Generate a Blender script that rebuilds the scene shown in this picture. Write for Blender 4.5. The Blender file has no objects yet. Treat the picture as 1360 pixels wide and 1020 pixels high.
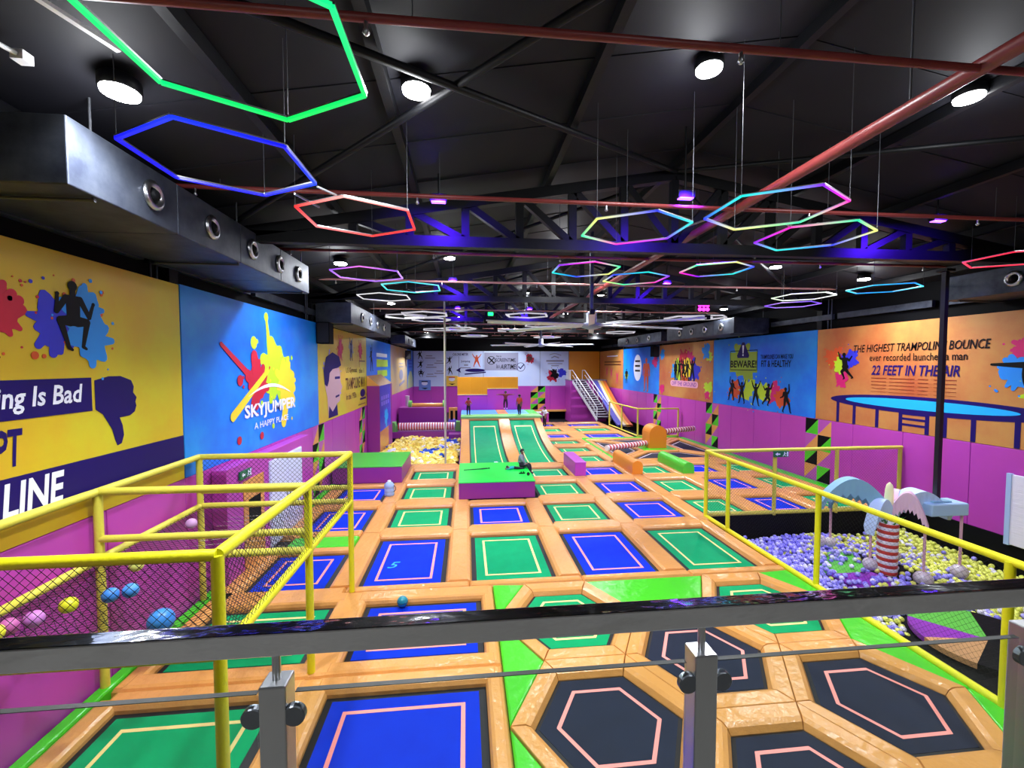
import bpy, bmesh, math, random
from mathutils import Vector, Matrix
from math import pi, sin, cos, radians, sqrt, atan2
rnd = random.Random(7)
SC = bpy.context.scene
COL = SC.collection

# ---------------------------------------------------------------- camera, world, exposure
cam_d = bpy.data.cameras.new('camera'); cam = bpy.data.objects.new('camera', cam_d); COL.objects.link(cam)
SC.camera = cam
cam_d.sensor_width = 36.0; cam_d.lens = 36.0 * 580 / 1360; cam_d.clip_start = 0.05; cam_d.clip_end = 200
cam.location = (0, 0, 4.5)
cam.rotation_euler = (radians(90 - 2.46), 0, radians(-6.0))
w = bpy.data.worlds.new('world'); SC.world = w; w.use_nodes = True
w.node_tree.nodes['Background'].inputs[0].default_value = (0.55, 0.6, 0.8, 1)
w.node_tree.nodes['Background'].inputs[1].default_value = 0.05
SC.view_settings.view_transform = 'Standard'; SC.view_settings.look = 'None'
SC.view_settings.exposure = 0.12; SC.view_settings.gamma = 1.0; SC.view_settings.use_curve_mapping = False
LAMP_W = 900.0
def ridge(x): return 8.62 - 0.17 * abs(x - 4.2)          # underside of the roof
LAMPS = [(-3.34, 4.75), (-0.55, 5.21), (3.08, 5.41), (6.62, 5.26), (9.6, 3.4),  # last lamp here is an invented one, out of view at the right
         (-3.27, 12.01), (-0.47, 13.11), (9.54, 12.73), (12.03, 12.2),
         (-3.22, 19.55), (3.12, 22.7), (6.71, 21.39), (11.98, 19.37),
         (-0.38, 29.18), (3.41, 31.7), (6.76, 29.43), (9.74, 27.98), (3.4, 40.37), (6.84, 37.37), (-3.2, 36.5), (11.2, 36.5), (3.3, 14.2), (-2.6, -1.5), (3.0, -1.5)]  # last pair: unseen lamps added behind the camera to brighten the rail front
LIGHTCOL = (0.93, 0.96, 1.0)
for (x, y) in LAMPS:
    l = bpy.data.lights.new('lamp_light', 'SPOT'); l.energy = LAMP_W * (0.35 if y < 0 else 1.0 if y < 18 else 1.3 if y < 25 else 1.7); l.color = LIGHTCOL; l.shadow_soft_size = 0.16
    l.spot_size = radians(150); l.spot_blend = 0.75
    o = bpy.data.objects.new('lamp_light', l); COL.objects.link(o); o.location = (x, y, ridge(x) - 0.27)
    l = bpy.data.lights.new('lamp_spill', 'POINT'); l.energy = 48; l.color = LIGHTCOL; l.shadow_soft_size = 0.16
    o = bpy.data.objects.new('lamp_spill', l); COL.objects.link(o); o.location = (x, y, ridge(x) - 0.5)
UVS = [(-0.46, 7.8), (3.7, 7.2), (9.2, 7.8), (-0.43, 14.9), (6.9, 14.6), (3.2, 22.0), (-0.4, 22.0)]
for (x, y) in UVS:
    l = bpy.data.lights.new('violet_light', 'SPOT'); l.energy = 650; l.color = (0.07, 0.01, 1.0); l.shadow_soft_size = 0.08; l.spot_size = radians(125); l.spot_blend = 0.6
    o = bpy.data.objects.new('violet_light', l); COL.objects.link(o); o.location = (x, y - 0.25, 7.3); o.rotation_euler = (radians(62), 0, 0)

# ---------------------------------------------------------------- helpers
def lin(h):
    if isinstance(h, tuple): return h
    h = h.lstrip('#'); r = [int(h[i:i + 2], 16) / 255 for i in (0, 2, 4)]
    return tuple(c / 12.92 if c <= 0.04045 else ((c + 0.055) / 1.055) ** 2.4 for c in r)
MATS = {}
def mat(name, col, rough=0.5, metal=0.0, col2=None, scale=4.0, bump=0.0, bscale=30.0, spec=0.5, emit=0.0, col3=None, stretch=None, coat=0.0):
    if name in MATS: return MATS[name]
    m = bpy.data.materials.new(name); m.use_nodes = True; nt = m.node_tree; b = nt.nodes['Principled BSDF']
    c = lin(col)
    b.inputs['Base Color'].default_value = (*c, 1); b.inputs['Roughness'].default_value = rough
    b.inputs['Metallic'].default_value = metal; b.inputs['Specular IOR Level'].default_value = spec
    if coat: b.inputs['Coat Weight'].default_value = coat
    tc = nt.nodes.new('ShaderNodeTexCoord'); vec = tc.outputs['Object']
    if stretch:
        mp = nt.nodes.new('ShaderNodeMapping'); mp.inputs['Scale'].default_value = stretch
        nt.links.new(vec, mp.inputs[0]); vec = mp.outputs[0]
    if col2:
        n = nt.nodes.new('ShaderNodeTexNoise'); n.inputs['Scale'].default_value = scale; n.inputs['Detail'].default_value = 9; n.inputs['Roughness'].default_value = 0.62
        r = nt.nodes.new('ShaderNodeValToRGB'); r.color_ramp.elements[0].position = 0.33; r.color_ramp.elements[1].position = 0.67
        r.color_ramp.elements[0].color = (*c, 1); r.color_ramp.elements[1].color = (*lin(col2), 1)
        if col3:
            e = r.color_ramp.elements.new(0.5); e.color = (*lin(col3), 1)
        nt.links.new(vec, n.inputs['Vector']); nt.links.new(n.outputs['Fac'], r.inputs[0]); nt.links.new(r.outputs[0], b.inputs['Base Color'])
    if bump:
        n2 = nt.nodes.new('ShaderNodeTexNoise'); n2.inputs['Scale'].default_value = bscale; n2.inputs['Detail'].default_value = 3
        bp = nt.nodes.new('ShaderNodeBump'); bp.inputs['Strength'].default_value = bump; bp.inputs['Distance'].default_value = 0.03
        nt.links.new(vec, n2.inputs['Vector']); nt.links.new(n2.outputs['Fac'], bp.inputs['Height']); nt.links.new(bp.outputs[0], b.inputs['Normal'])
    if emit:
        b.inputs['Emission Color'].default_value = (*c, 1); b.inputs['Emission Strength'].default_value = emit
    MATS[name] = m; return m
def led_mat():
    m = bpy.data.materials.new('led_strip'); m.use_nodes = True; nt = m.node_tree; b = nt.nodes['Principled BSDF']
    a = nt.nodes.new('ShaderNodeVertexColor'); a.layer_name = 'led'
    b.inputs['Base Color'].default_value = (0.03, 0.03, 0.03, 1)
    nt.links.new(a.outputs[0], b.inputs['Emission Color']); b.inputs['Emission Strength'].default_value = 1.35
    return m
def glass_mat():
    m = bpy.data.materials.new('balustrade_glass'); m.use_nodes = True; nt = m.node_tree
    for n in list(nt.nodes):
        if n.type != 'OUTPUT_MATERIAL': nt.nodes.remove(n)
    out = [n for n in nt.nodes if n.type == 'OUTPUT_MATERIAL'][0]
    t = nt.nodes.new('ShaderNodeBsdfTransparent'); t.inputs[0].default_value = (0.9, 0.94, 0.93, 1)
    g = nt.nodes.new('ShaderNodeBsdfGlossy'); g.inputs['Roughness'].default_value = 0.02
    lw = nt.nodes.new('ShaderNodeLayerWeight'); lw.inputs[0].default_value = 0.5
    pw = nt.nodes.new('ShaderNodeMath'); pw.operation = 'POWER'; pw.inputs[1].default_value = 4.0
    f = nt.nodes.new('ShaderNodeMath'); f.operation = 'MULTIPLY_ADD'; f.inputs[1].default_value = 0.6; f.inputs[2].default_value = 0.025
    nt.links.new(lw.outputs['Facing'], pw.inputs[0]); nt.links.new(pw.outputs[0], f.inputs[0])
    mx = nt.nodes.new('ShaderNodeMixShader')
    nt.links.new(f.outputs[0], mx.inputs[0]); nt.links.new(t.outputs[0], mx.inputs[1]); nt.links.new(g.outputs[0], mx.inputs[2])
    nt.links.new(mx.outputs[0], out.inputs[0]); return m

def unit(v): v = Vector(v); return v.normalized()
class MB:
    """collects geometry (world coordinates) for one mesh object"""
    def __init__(s): s.v = []; s.f = []; s.m = []; s.s = []
    def add(s, vs, fs, mi=0, smooth=False):
        o = len(s.v); s.v += [tuple(v) for v in vs]
        for f in fs: s.f.append([i + o for i in f]); s.m.append(mi); s.s.append(smooth)
        return s
    def box(s, x0, x1, y0, y1, z0, z1, mi=0):
        vs = [(x, y, z) for z in (z0, z1) for y in (y0, y1) for x in (x0, x1)]
        return s.add(vs, [(0, 2, 3, 1), (4, 5, 7, 6), (0, 1, 5, 4), (2, 6, 7, 3), (0, 4, 6, 2), (1, 3, 7, 5)], mi)
    def bbox(s, x0, x1, y0, y1, z0, z1, b=0.02, mi=0):      # box with chamfered edges
        bm = bmesh.new(); bmesh.ops.create_cube(bm, size=1)
        for v in bm.verts: v.co = Vector(((x0 + x1) / 2 + v.co.x * (x1 - x0), (y0 + y1) / 2 + v.co.y * (y1 - y0), (z0 + z1) / 2 + v.co.z * (z1 - z0)))
        bmesh.ops.bevel(bm, geom=bm.edges[:], offset=b, segments=2, profile=0.5, affect='EDGES')
        return s.addbm(bm, mi)
    def addbm(s, bm, mi=0, smooth=False):
        bm.verts.ensure_lookup_table(); bm.verts.index_update()
        s.add([v.co[:] for v in bm.verts], [[v.index for v in f.verts] for f in bm.faces], mi, smooth); bm.free(); return s
    def beam(s, p0, p1, w, h, mi=0):                         # rectangular bar from p0 to p1
        p0 = Vector(p0); p1 = Vector(p1); d = (p1 - p0).normalized()
        up = Vector((0, 0, 1)) if abs(d.z) < 0.95 else Vector((0, 1, 0))
        a = d.cross(up).normalized() * w / 2; b = a.cross(d).normalized() * h / 2
        vs = [p + sa * a + sb * b for p in (p0, p1) for sa, sb in ((-1, -1), (1, -1), (1, 1), (-1, 1))]
        return s.add(vs, [(3, 2, 1, 0), (4, 5, 6, 7), (0, 1, 5, 4), (1, 2, 6, 5), (2, 3, 7, 6), (3, 0, 4, 7)], mi)
    def tube(s, pts, r, n=10, mi=0, cap=True, closed=False):
        pts = [Vector(p) for p in pts]; k = len(pts); rs = r if isinstance(r, (list, tuple)) else [r] * k
        vs = []; prev = None
        for i, p in enumerate(pts):
            a = pts[i - 1] if (i > 0 or closed) else p; b = pts[(i + 1) % k] if (i < k - 1 or closed) else p
            d = (b - a).normalized()
            if prev is None:
                up = Vector((0, 0, 1)) if abs(d.z) < 0.9 else Vector((1, 0, 0)); u = d.cross(up).normalized()
            else:
                u = (prev - d * prev.dot(d)).normalized()
            prev = u; q = d.cross(u)
            for j in range(n):
                t = 2 * pi * j / n; vs.append(p + (u * cos(t) + q * sin(t)) * rs[i])
        fs = []; m = k if closed else k - 1
        for i in range(m):
            for j in range(n):
                a = i * n + j; b = i * n + (j + 1) % n; c = ((i + 1) % k) * n
                fs.append((a, b, c + (j + 1) % n, c + j))
        s.add(vs, fs, mi, True)
        if cap and not closed:
            s.add(vs[:n], [tuple(reversed(range(n)))], mi); s.add(vs[-n:], [tuple(range(n))], mi)
        return s
    def lathe(s, prof, c=(0, 0, 0), n=20, mi=0, axis='z', smooth=True):
        vs = []
        for (r, z) in prof:
            for j in range(n):
                t = 2 * pi * j / n; p = (r * cos(t), r * sin(t), z)
                if axis == 'x': p = (p[2], p[0], p[1])
                if axis == 'y': p = (p[0], p[2], p[1])
                vs.append((c[0] + p[0], c[1] + p[1], c[2] + p[2]))
        fs = []
        for i in range(len(prof) - 1):
            for j in range(n): fs.append((i * n + j, i * n + (j + 1) % n, (i + 1) * n + (j + 1) % n, (i + 1) * n + j))
        s.add(vs, fs, mi, smooth)
        s.add(vs[:n], [tuple(reversed(range(n)))], mi); s.add(vs[-n:], [tuple(range(n))], mi)
        return s
    def sphere(s, c, r, sub=2, mi=0, sc=(1, 1, 1)):
        bm = bmesh.new(); bmesh.ops.create_icosphere(bm, subdivisions=sub, radius=r)
        for v in bm.verts: v.co = Vector((v.co.x * sc[0] + c[0], v.co.y * sc[1] + c[1], v.co.z * sc[2] + c[2]))
        return s.addbm(bm, mi, True)
    def prism(s, poly, z0, z1, mi=0):
        n = len(poly); vs = [(x, y, z0) for x, y in poly] + [(x, y, z1) for x, y in poly]
        fs = [tuple(reversed(range(n))), tuple(range(n, 2 * n))] + [(i, (i + 1) % n, n + (i + 1) % n, n + i) for i in range(n)]
        return s.add(vs, fs, mi)
    def mesh(s, name, mats, off=(0, 0, 0)):
        me = bpy.data.meshes.new(name)
        me.from_pydata([(v[0] - off[0], v[1] - off[1], v[2] - off[2]) for v in s.v], [], s.f)
        for m in (mats if isinstance(mats, (list, tuple)) else [mats]): me.materials.append(m)
        me.polygons.foreach_set('material_index', s.m); me.polygons.foreach_set('use_smooth', s.s); me.update(); return me
    def build(s, name, mats, parent=None, off=None):
        if off is None: off = woff(parent)
        o = bpy.data.objects.new(name, s.mesh(name, mats, off)); COL.objects.link(o)
        if parent is not None: o.parent = parent
        else: o.location = off
        return o
def woff(o):
    v = Vector((0, 0, 0))
    while o is not None: v = v + o.location; o = o.parent
    return v
def tag(o, label=None, cat=None, group=None, kind=None):
    if label: o['label'] = label
    if cat: o['category'] = cat
    if group: o['group'] = group
    if kind: o['kind'] = kind
    return o
def thing(name, label, cat, loc=(0, 0, 0), group=None):
    o = bpy.data.objects.new(name, None); o.empty_display_size = 0.1; COL.objects.link(o); o.location = loc
    return tag(o, label, cat, group)
def single(mb, name, mats, label, cat, loc, group=None):
    return tag(mb.build(name, mats, None, loc), label, cat, group)
def struct(mb, name, mats, parent=None):
    o = mb.build(name, mats, parent)
    if parent is None: o['kind'] = 'structure'
    return o
def copy_tree(o, loc):
    c = o.copy(); COL.objects.link(c); c.location = loc
    for ch in [k for k in COL.objects if k.parent == o]:
        d = ch.copy(); COL.objects.link(d); d.parent = c
        for g in [k for k in COL.objects if k.parent == ch]:
            e = g.copy(); COL.objects.link(e); e.parent = d
    return c
ORD = ['nearest', 'second', 'third', 'fourth', 'fifth', 'sixth', 'seventh', 'eighth', 'ninth', 'tenth', 'eleventh', 'twelfth']
ORD1 = ['first'] + ORD[1:]

# ---------------------------------------------------------------- materials
ORANGE = mat('orange_vinyl', '#d9984f', 0.24, col2='#dd9e57', scale=0.9, bump=0.6, bscale=7)
LIME = mat('lime_vinyl', '#46c824', 0.24, bump=0.5, bscale=5)
BLUE = mat('blue_jump_fabric', '#0032ca', 0.65, col2='#002cc0', scale=3, bump=0.1, bscale=120, spec=0.1)
GREEN = mat('green_jump_fabric', '#04985c', 0.6, col2='#04a062', scale=3, bump=0.1, bscale=120, spec=0.1)
BLACKF = mat('black_jump_fabric', '#151d30', 0.65, col2='#1a2338', scale=3, bump=0.15, bscale=120, spec=0.2)
SPRING = mat('dark_spring_border', '#060a12', 0.6)
TAPE_PINK = mat('pink_tape', '#ff9a90', 0.5); TAPE_YEL = mat('cream_tape', '#f4dc8c', 0.5); TAPE_WHT = mat('pale_tape', '#f2d8d8', 0.5)
PURPLE = mat('purple_vinyl', '#b23caa', 0.4, col2='#ba42b0', scale=0.6, bump=0.12, bscale=3)
PURPLE2 = mat('deep_purple_vinyl', '#8e2d8a', 0.4, bump=0.12, bscale=3)
YELLOW = mat('yellow_rail_foam', '#e6e21a', 0.42, bump=0.2, bscale=25)
YELLOW2 = mat('dull_yellow_foam', '#d8cf4c', 0.5, bump=0.2, bscale=25)  # duller yellow for rails at the wall and farther back
BLACK = mat('black_paint', '#05060a', 0.7, spec=0.15)
ROOF = mat('black_roof_sheet', '#15151c', 0.65, col2='#101017', scale=0.7, spec=0.25)
DARKST = mat('dark_steel', '#07080c', 0.5, spec=0.25, bump=0.1, bscale=8)
PIPE = mat('red_oxide_pipe', '#8f3a38', 0.38, col2='#7c302f', scale=2)
CHROME = mat('polished_steel', '#d4d7dc', 0.07, metal=1.0, bump=0.12, bscale=16, stretch=(0.5, 1, 1))
STEEL = mat('brushed_steel', '#c2c4c8', 0.28, metal=1.0)
WHITE = mat('white_paint', '#e8e9ee', 0.4)
GREY = mat('grey_duct_steel', '#4c525e', 0.5, metal=0.5, col2='#2a3040', scale=2.5, bump=0.1, bscale=4)
ROD = mat('dull_rod_steel', '#4a4c52', 0.6, metal=0.3)
CONC = mat('dark_concrete', '#0c0d10', 0.8)
LAMPM = mat('lamp_lens', '#ffffff', 0.3, emit=30)
UVM = mat('violet_lens', '#9a55ff', 0.3, emit=5)
NETM = mat('black_net_cord', '#0c0c12', 0.7)
NETW = mat('pale_net_cord', '#c9c2b4', 0.7)
LEDM = led_mat(); GLASS = glass_mat()
INK = mat('indigo_print', '#1c0c60', 0.5, spec=0.2); INKB = mat('black_print', '#060509', 0.5, spec=0.2)
PWHITE = mat('white_print', '#e9ecff', 0.45); PRED = mat('crimson_print', '#c01436', 0.45); PBLUE = mat('cobalt_print', '#2a2ed0', 0.45)
PSKY = mat('sky_print', '#1f8df0', 0.45); PLIME = mat('lime_print', '#b9e024', 0.45); PYEL = mat('yellow_print', '#f3d82e', 0.45)
PMAG = mat('magenta_print', '#d0196f', 0.45); PORG = mat('rust_print', '#d0501c', 0.45); PGREY = mat('grey_print', '#8f8fa6', 0.45)
PPINK = mat('pink_print', '#e8a8c0', 0.45); PSKIN = mat('mauve_print', '#c9a0a8', 0.45); PCYAN = mat('cyan_print', '#16b4ff', 0.45)
PLAV = mat('lavender_print', '#8f84ff', 0.45); PGRN = mat('green_print', '#3fb424', 0.45)
MUR_Y = mat('yellow_mural_vinyl', '#cf9a22', 0.4, col2='#cfc826', scale=0.33, col3='#d0b020', bump=0.05, bscale=2)
MUR_B = mat('blue_mural_vinyl', '#0a62e6', 0.33, col2='#1897f6', scale=0.5, col3='#0f7cf0')
MUR_O = mat('orange_mural_vinyl', '#c89e50', 0.42, col2='#b25a30', scale=0.3, col3='#c28044', bump=0.05, bscale=2)
MUR_W = mat('pale_blue_mural_vinyl', '#c4d8ff', 0.4, col2='#d4e2ff', scale=0.4)
MUR_YO = mat('ochre_mural_vinyl', '#d9a62c', 0.35, col2='#d3cb20', scale=0.4)

# ---------------------------------------------------------------- room shell
XL, XR, YB, YF = -5.4, 13.85, 44.0, -4.0
WX, EX, NY = -5.16, 13.6, 43.5          # visible faces of the wall padding
fl = struct(MB().box(XL, XR, YF, YB, -1.1, -1.0), 'floor', CONC)
bases = [(-5.16, 7.15, 0.95, 19.9), (7.15, 13.6, 12.3, 26.2), (-0.3, 7.15, 19.9, 34.0), (7.15, 10.6, 26.2, 34.0), (-5.16, -0.3, 28.3, 43.5), (-0.3, 5.6, 34.0, 43.5)]
for i, (a, b, c, d) in enumerate(bases): struct(MB().box(a, b, c, d, -1.0, -0.16), 'trim_%d' % (i + 1), CONC)
struct(MB().box(XL - 0.2, XL, YF, YB, -1.1, 7.4), 'wall_left', BLACK)
wl = bpy.data.objects['wall_left']
struct(MB().box(XR, XR + 0.2, YF, YB, -1.1, 7.4), 'wall_right', BLACK); wr = bpy.data.objects['wall_right']
struct(MB().box(XL, XR, YB, YB + 0.2, -1.1, 9), 'wall_back', BLACK); wb = bpy.data.objects['wall_back']
struct(MB().box(XL, XR, YF - 0.2, YF, -1.1, 9), 'wall_front', mat('grey_plaster', '#6d6a66', 0.8)); wf = bpy.data.objects['wall_front']
bal = struct(MB().box(XL, XR, YF, 0.95, 2.75, 2.95), 'floor_balcony', mat('balcony_tile', '#77746e', 0.5, col2='#6b6862', scale=3))
# roof: two slopes of long dark sheets, purlins and bracing
ce = MB()
for sgn in (-1, 1):
    xe = XL - 0.2 if sgn < 0 else XR + 0.2
    ce.add([(4.2, YF, ridge(4.2)), (4.2, YB, ridge(4.2)), (xe, YB, ridge(xe)), (xe, YF, ridge(xe)),
            (4.2, YF, ridge(4.2) + 0.2), (4.2, YB, ridge(4.2) + 0.2), (xe, YB, ridge(xe) + 0.2), (xe, YF, ridge(xe) + 0.2)],
           [(0, 1, 2, 3) if sgn > 0 else (3, 2, 1, 0), (4, 5, 6, 7), (0, 3, 7, 4), (1, 5, 6, 2), (2, 6, 7, 3)])
ce = struct(ce, 'ceiling', ROOF)
for x in (-4.6, -2.4, -0.9, 1.6, 4.2, 6.8, 8.9, 11.0, 12.9):
    MB().beam((x, YF, ridge(x) - 0.09), (x, YB, ridge(x) - 0.09), 0.11, 0.16).build('purlin', DARKST, ce)
for k, y in enumerate((1.5, 8.6, 15.7, 22.8, 29.9)):
    for sg in (-1, 1):
        x0, x1 = 4.2, 4.2 + sg * 8.6
        MB().tube([(x0, y + 0.2, ridge(x0) - 0.24), (x1, y + 7.0, ridge(x1) - 0.24)], 0.045, 8).build('brace_rod', DARKST, ce)
        MB().tube([(x1, y + 0.2, ridge(x1) - 0.26), (x0, y + 7.0, ridge(x0) - 0.26)], 0.045, 8).build('brace_rod', DARKST, ce)
# seams of the roof sheets (real laps)
for y in [1.0 + 1.42 * i for i in range(30)]:
    mb = MB()
    for sgn in (-1, 1):
        xe = XL + 0.05 if sgn < 0 else XR - 0.05
        mb.beam((4.2, y, ridge(4.2) - 0.006), (xe, y, ridge(xe) - 0.006), 0.05, 0.012)
    mb.build('sheet_lap', ROOF, ce)
# columns along both walls
for y in (8.55, 15.75, 22.9, 29.95, 37.0):
    MB().box(XL, XL + 0.16, y - 0.12, y + 0.12, -1, 6.95).build('column', DARKST, wl)
    MB().box(XR - 0.16, XR, y - 0.12, y + 0.12, -1, 6.95).build('column', DARKST, wr)
    for d in (0.35, 0.5):
        MB().tube([(XL + 0.1, y - d, 5.6), (XL + 0.1, y - d, 7.0)], 0.02, 6).build('conduit', GREY, wl)
        MB().tube([(XR - 0.1, y - d, 5.6), (XR - 0.1, y - d, 7.0)], 0.02, 6).build('conduit', GREY, wr)
# cable trays above the murals
for (xx, par) in ((XL + 0.12, wl), (XR - 0.12, wr)):
    for y in [4.5 + 3.55 * i for i in range(11)]:
        MB().box(xx - 0.06, xx + 0.06, y, y + 3.3, 6.22, 6.42).build('cable_tray', GREY, par)
# padded wall panels, each a piece
def pads_wall(par, X, sgn, y0, y1, step, z0, z1):
    y = y0
    while y < y1 - 0.05:
        e = min(y + step, y1)
        a, b = (X - 0.22, X) if sgn > 0 else (X, X + 0.22)
        MB().bbox(a, b, y + 0.006, e - 0.006, z0, z1 - 0.012, 0.012).build('wall_pad', PURPLE, par); y = e
pads_wall(wl, WX, 1, -3.9, 43.5, 1.78, -0.16, 2.42)
pads_wall(wr, EX, -1, 0.9, 12.25, 1.9, 0.16, 2.42)
pads_wall(wr, EX, -1, 12.25, 43.5, 1.78, -0.16, 2.42)
MB().box(EX - 0.02, EX + 0.2, 0.95, 12.25, -1, 0.16).build('pit_lining', BLACK, wr)
x = -5.16
while x < 13.5:
    e = min(x + 1.7, 13.6); MB().bbox(x + 0.006, e - 0.006, NY, NY + 0.22, -0.16, 2.42, 0.012).build('wall_pad', PURPLE, wb); x = e
MB().box(7.1, 13.58, 12.2, 12.3, -1, -0.04).build('pit_lining', BLACK, fl)
MB().box(7.1, 7.2, 0.95, 12.3, -1, -0.04).build('pit_lining', BLACK, fl)

# ---------------------------------------------------------------- flat print helpers (murals)
class Face:
    def __init__(s, kind, X): s.k = kind; s.X = X; s.sg = {'left': 1, 'right': -1, 'back': 1}.get(kind, 1)
    def pt(s, u, z, d):
        if s.k == 'left': return (s.X + d, u, z)
        if s.k == 'flat': return (u, z, s.X + d)
        if s.k == 'right': return (s.X - d, u, z)
        return (u, s.X - d, z)
FL, FR, FB = Face('left', WX), Face('right', EX), Face('back', NY)
def decal(face, polys, m, name, parent, layer=1):
    mb = MB(); d = 0.004 + 0.003 * layer
    for ip_, poly in enumerate(polys):
        d += 0.00009
        a = sum(poly[i][0] * poly[(i + 1) % len(poly)][1] - poly[(i + 1) % len(poly)][0] * poly[i][1] for i in range(len(poly)))
        p = poly if a * face.sg > 0 else poly[::-1]
        n = len(p)
        mb.add([face.pt(u, z, d) for u, z in p] + [face.pt(u, z, d - 0.0025) for u, z in p],
               [tuple(range(n))] + [(i, n + i, n + (i + 1) % n, (i + 1) % n) for i in range(n)])
    o = mb.build(name, m, parent)
    if name in ('paint_splat', 'paint_drop', 'line_print', 'caption_print'): o['kind'] = 'stuff'
    return o
def circ(cx, cz, r, n=18, ax=1.0): return [(cx + r * ax * cos(2 * pi * i / n), cz + r * sin(2 * pi * i / n)) for i in range(n)]
def caps(p0, p1, r0, r1=None, n=7):
    r1 = r0 if r1 is None else r1
    a = atan2(p1[1] - p0[1], p1[0] - p0[0]); o = []
    for i in range(n + 1):
        t = a - pi / 2 + pi * i / n; o.append((p1[0] + r1 * cos(t), p1[1] + r1 * sin(t)))
    for i in range(n + 1):
        t = a + pi / 2 + pi * i / n; o.append((p0[0] + r0 * cos(t), p0[1] + r0 * sin(t)))
    return o
def ring(cx, cz, r0, r1, n=24):
    return [[(cx + r0 * cos(t0), cz + r0 * sin(t0)), (cx + r1 * cos(t0), cz + r1 * sin(t0)), (cx + r1 * cos(t1), cz + r1 * sin(t1)), (cx + r0 * cos(t1), cz + r0 * sin(t1))]
            for t0, t1 in [(2 * pi * i / n, 2 * pi * (i + 1) / n) for i in range(n)]]
def rect(a, b, c, d): return [(a, c), (b, c), (b, d), (a, d)]
def splat(cx, cz, r, seed, spikes=9, drops=6, reach=1.0):
    q = random.Random(seed); n = 48; ps = []
    ph = [q.random() * 6.28 for _ in range(4)]
    for i in range(n):
        t = 2 * pi * i / n; k = r * (0.74 + 0.13 * sin(3 * t + ph[0]) + 0.1 * sin(5 * t + ph[1]) + 0.06 * sin(9 * t + ph[2]))
        ps.append((cx + cos(t) * k, cz + sin(t) * k))
    out = [ps]
    for _ in range(spikes):
        t = q.random() * 6.28; L = r * (0.75 + 0.25 * q.random() * reach); e = (cx + cos(t) * L, cz + sin(t) * L)
        out.append(caps((cx + cos(t) * r * 0.45, cz + sin(t) * r * 0.45), e, r * 0.2, r * (0.07 + 0.1 * q.random())))
    for _ in range(drops):
        t = q.random() * 6.28; L = r * (1.1 + 0.4 * q.random()); out.append(circ(cx + cos(t) * L, cz + sin(t) * L, r * (0.03 + 0.05 * q.random()), 10))
    return out
POSES = {
 'star': dict(h=(0, .93), n=(0, .84), c=(0, .7), p=(0, .5), el=(-.2, .9), hl=(-.28, 1.1), er=(.2, .9), hr=(.3, 1.1), kl=(-.13, .27), al=(-.2, .03), kr=(.13, .27), ar=(.2, .03)),
 'run': dict(h=(.02, .93), n=(0, .83), c=(-.02, .7), p=(-.04, .5), el=(-.2, .72), hl=(-.3, .86), er=(.18, .8), hr=(.26, 1.02), kl=(.1, .32), al=(-.02, .08), kr=(-.16, .3), ar=(-.36, .12)),
 'kick': dict(h=(-.02, .93), n=(0, .83), c=(0, .7), p=(.02, .5), el=(-.16, .62), hl=(-.3, .56), er=(.18, .88), hr=(.16, 1.12), kl=(-.06, .26), al=(-.16, .02), kr=(.2, .3), ar=(.26, .02)),
 'tuck': dict(h=(0, 1.0), n=(0, .87), c=(0, .72), p=(0, .5), el=(-.26, .62), hl=(-.24, .86), er=(.26, .58), hr=(.34, .78), kl=(-.21, .5), al=(-.09, .12), kr=(.22, .5), ar=(.14, .14)),
 'stand': dict(h=(0, .93), n=(0, .84), c=(0, .7), p=(0, .5), el=(-.15, .64), hl=(-.16, .48), er=(.15, .64), hr=(.16, .48), kl=(-.07, .27), al=(-.08, .02), kr=(.07, .27), ar=(.08, .02)),
}
def figure(cx, z0, hgt, pose, sg=1, wid=1.0):
    P = {k: (cx + sg * wid * v[0] * hgt, z0 + v[1] * hgt) for k, v in POSES[pose].items()}; s = hgt
    sh = 0.115 * s * wid; g_ = 1.3
    sl = (P['n'][0] - sg * sh, P['n'][1] - .05 * s); sr = (P['n'][0] + sg * sh, P['n'][1] - .05 * s)
    hl = (P['p'][0] - sg * .06 * s * wid, P['p'][1]); hr = (P['p'][0] + sg * .06 * s * wid, P['p'][1])
    o = [circ(P['h'][0], P['h'][1], .075 * s, 14), caps(P['h'], P['c'], .045 * s), [sl, sr, (hr[0] + sg * .045 * s, hr[1]), (hl[0] - sg * .045 * s, hl[1])],
         caps(sl, sr, .045 * s), caps(hl, hr, .07 * s)]
    for a, b, c in ((sl, 'el', 'hl'), (sr, 'er', 'hr')):
        o += [caps(a, P[b], .048 * s, .038 * s), caps(P[b], P[c], .037 * s, .022 * s), circ(P[c][0], P[c][1], .03 * s, 8)]
    for a, b, c in ((hl, 'kl', 'al'), (hr, 'kr', 'ar')):
        o += [caps(a, P[b], .08 * s, .055 * s), caps(P[b], P[c], .052 * s, .028 * s), caps(P[c], (P[c][0] + sg * .05 * s, P[c][1] - .03 * s), .028 * s, .02 * s)]
    return o
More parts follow.
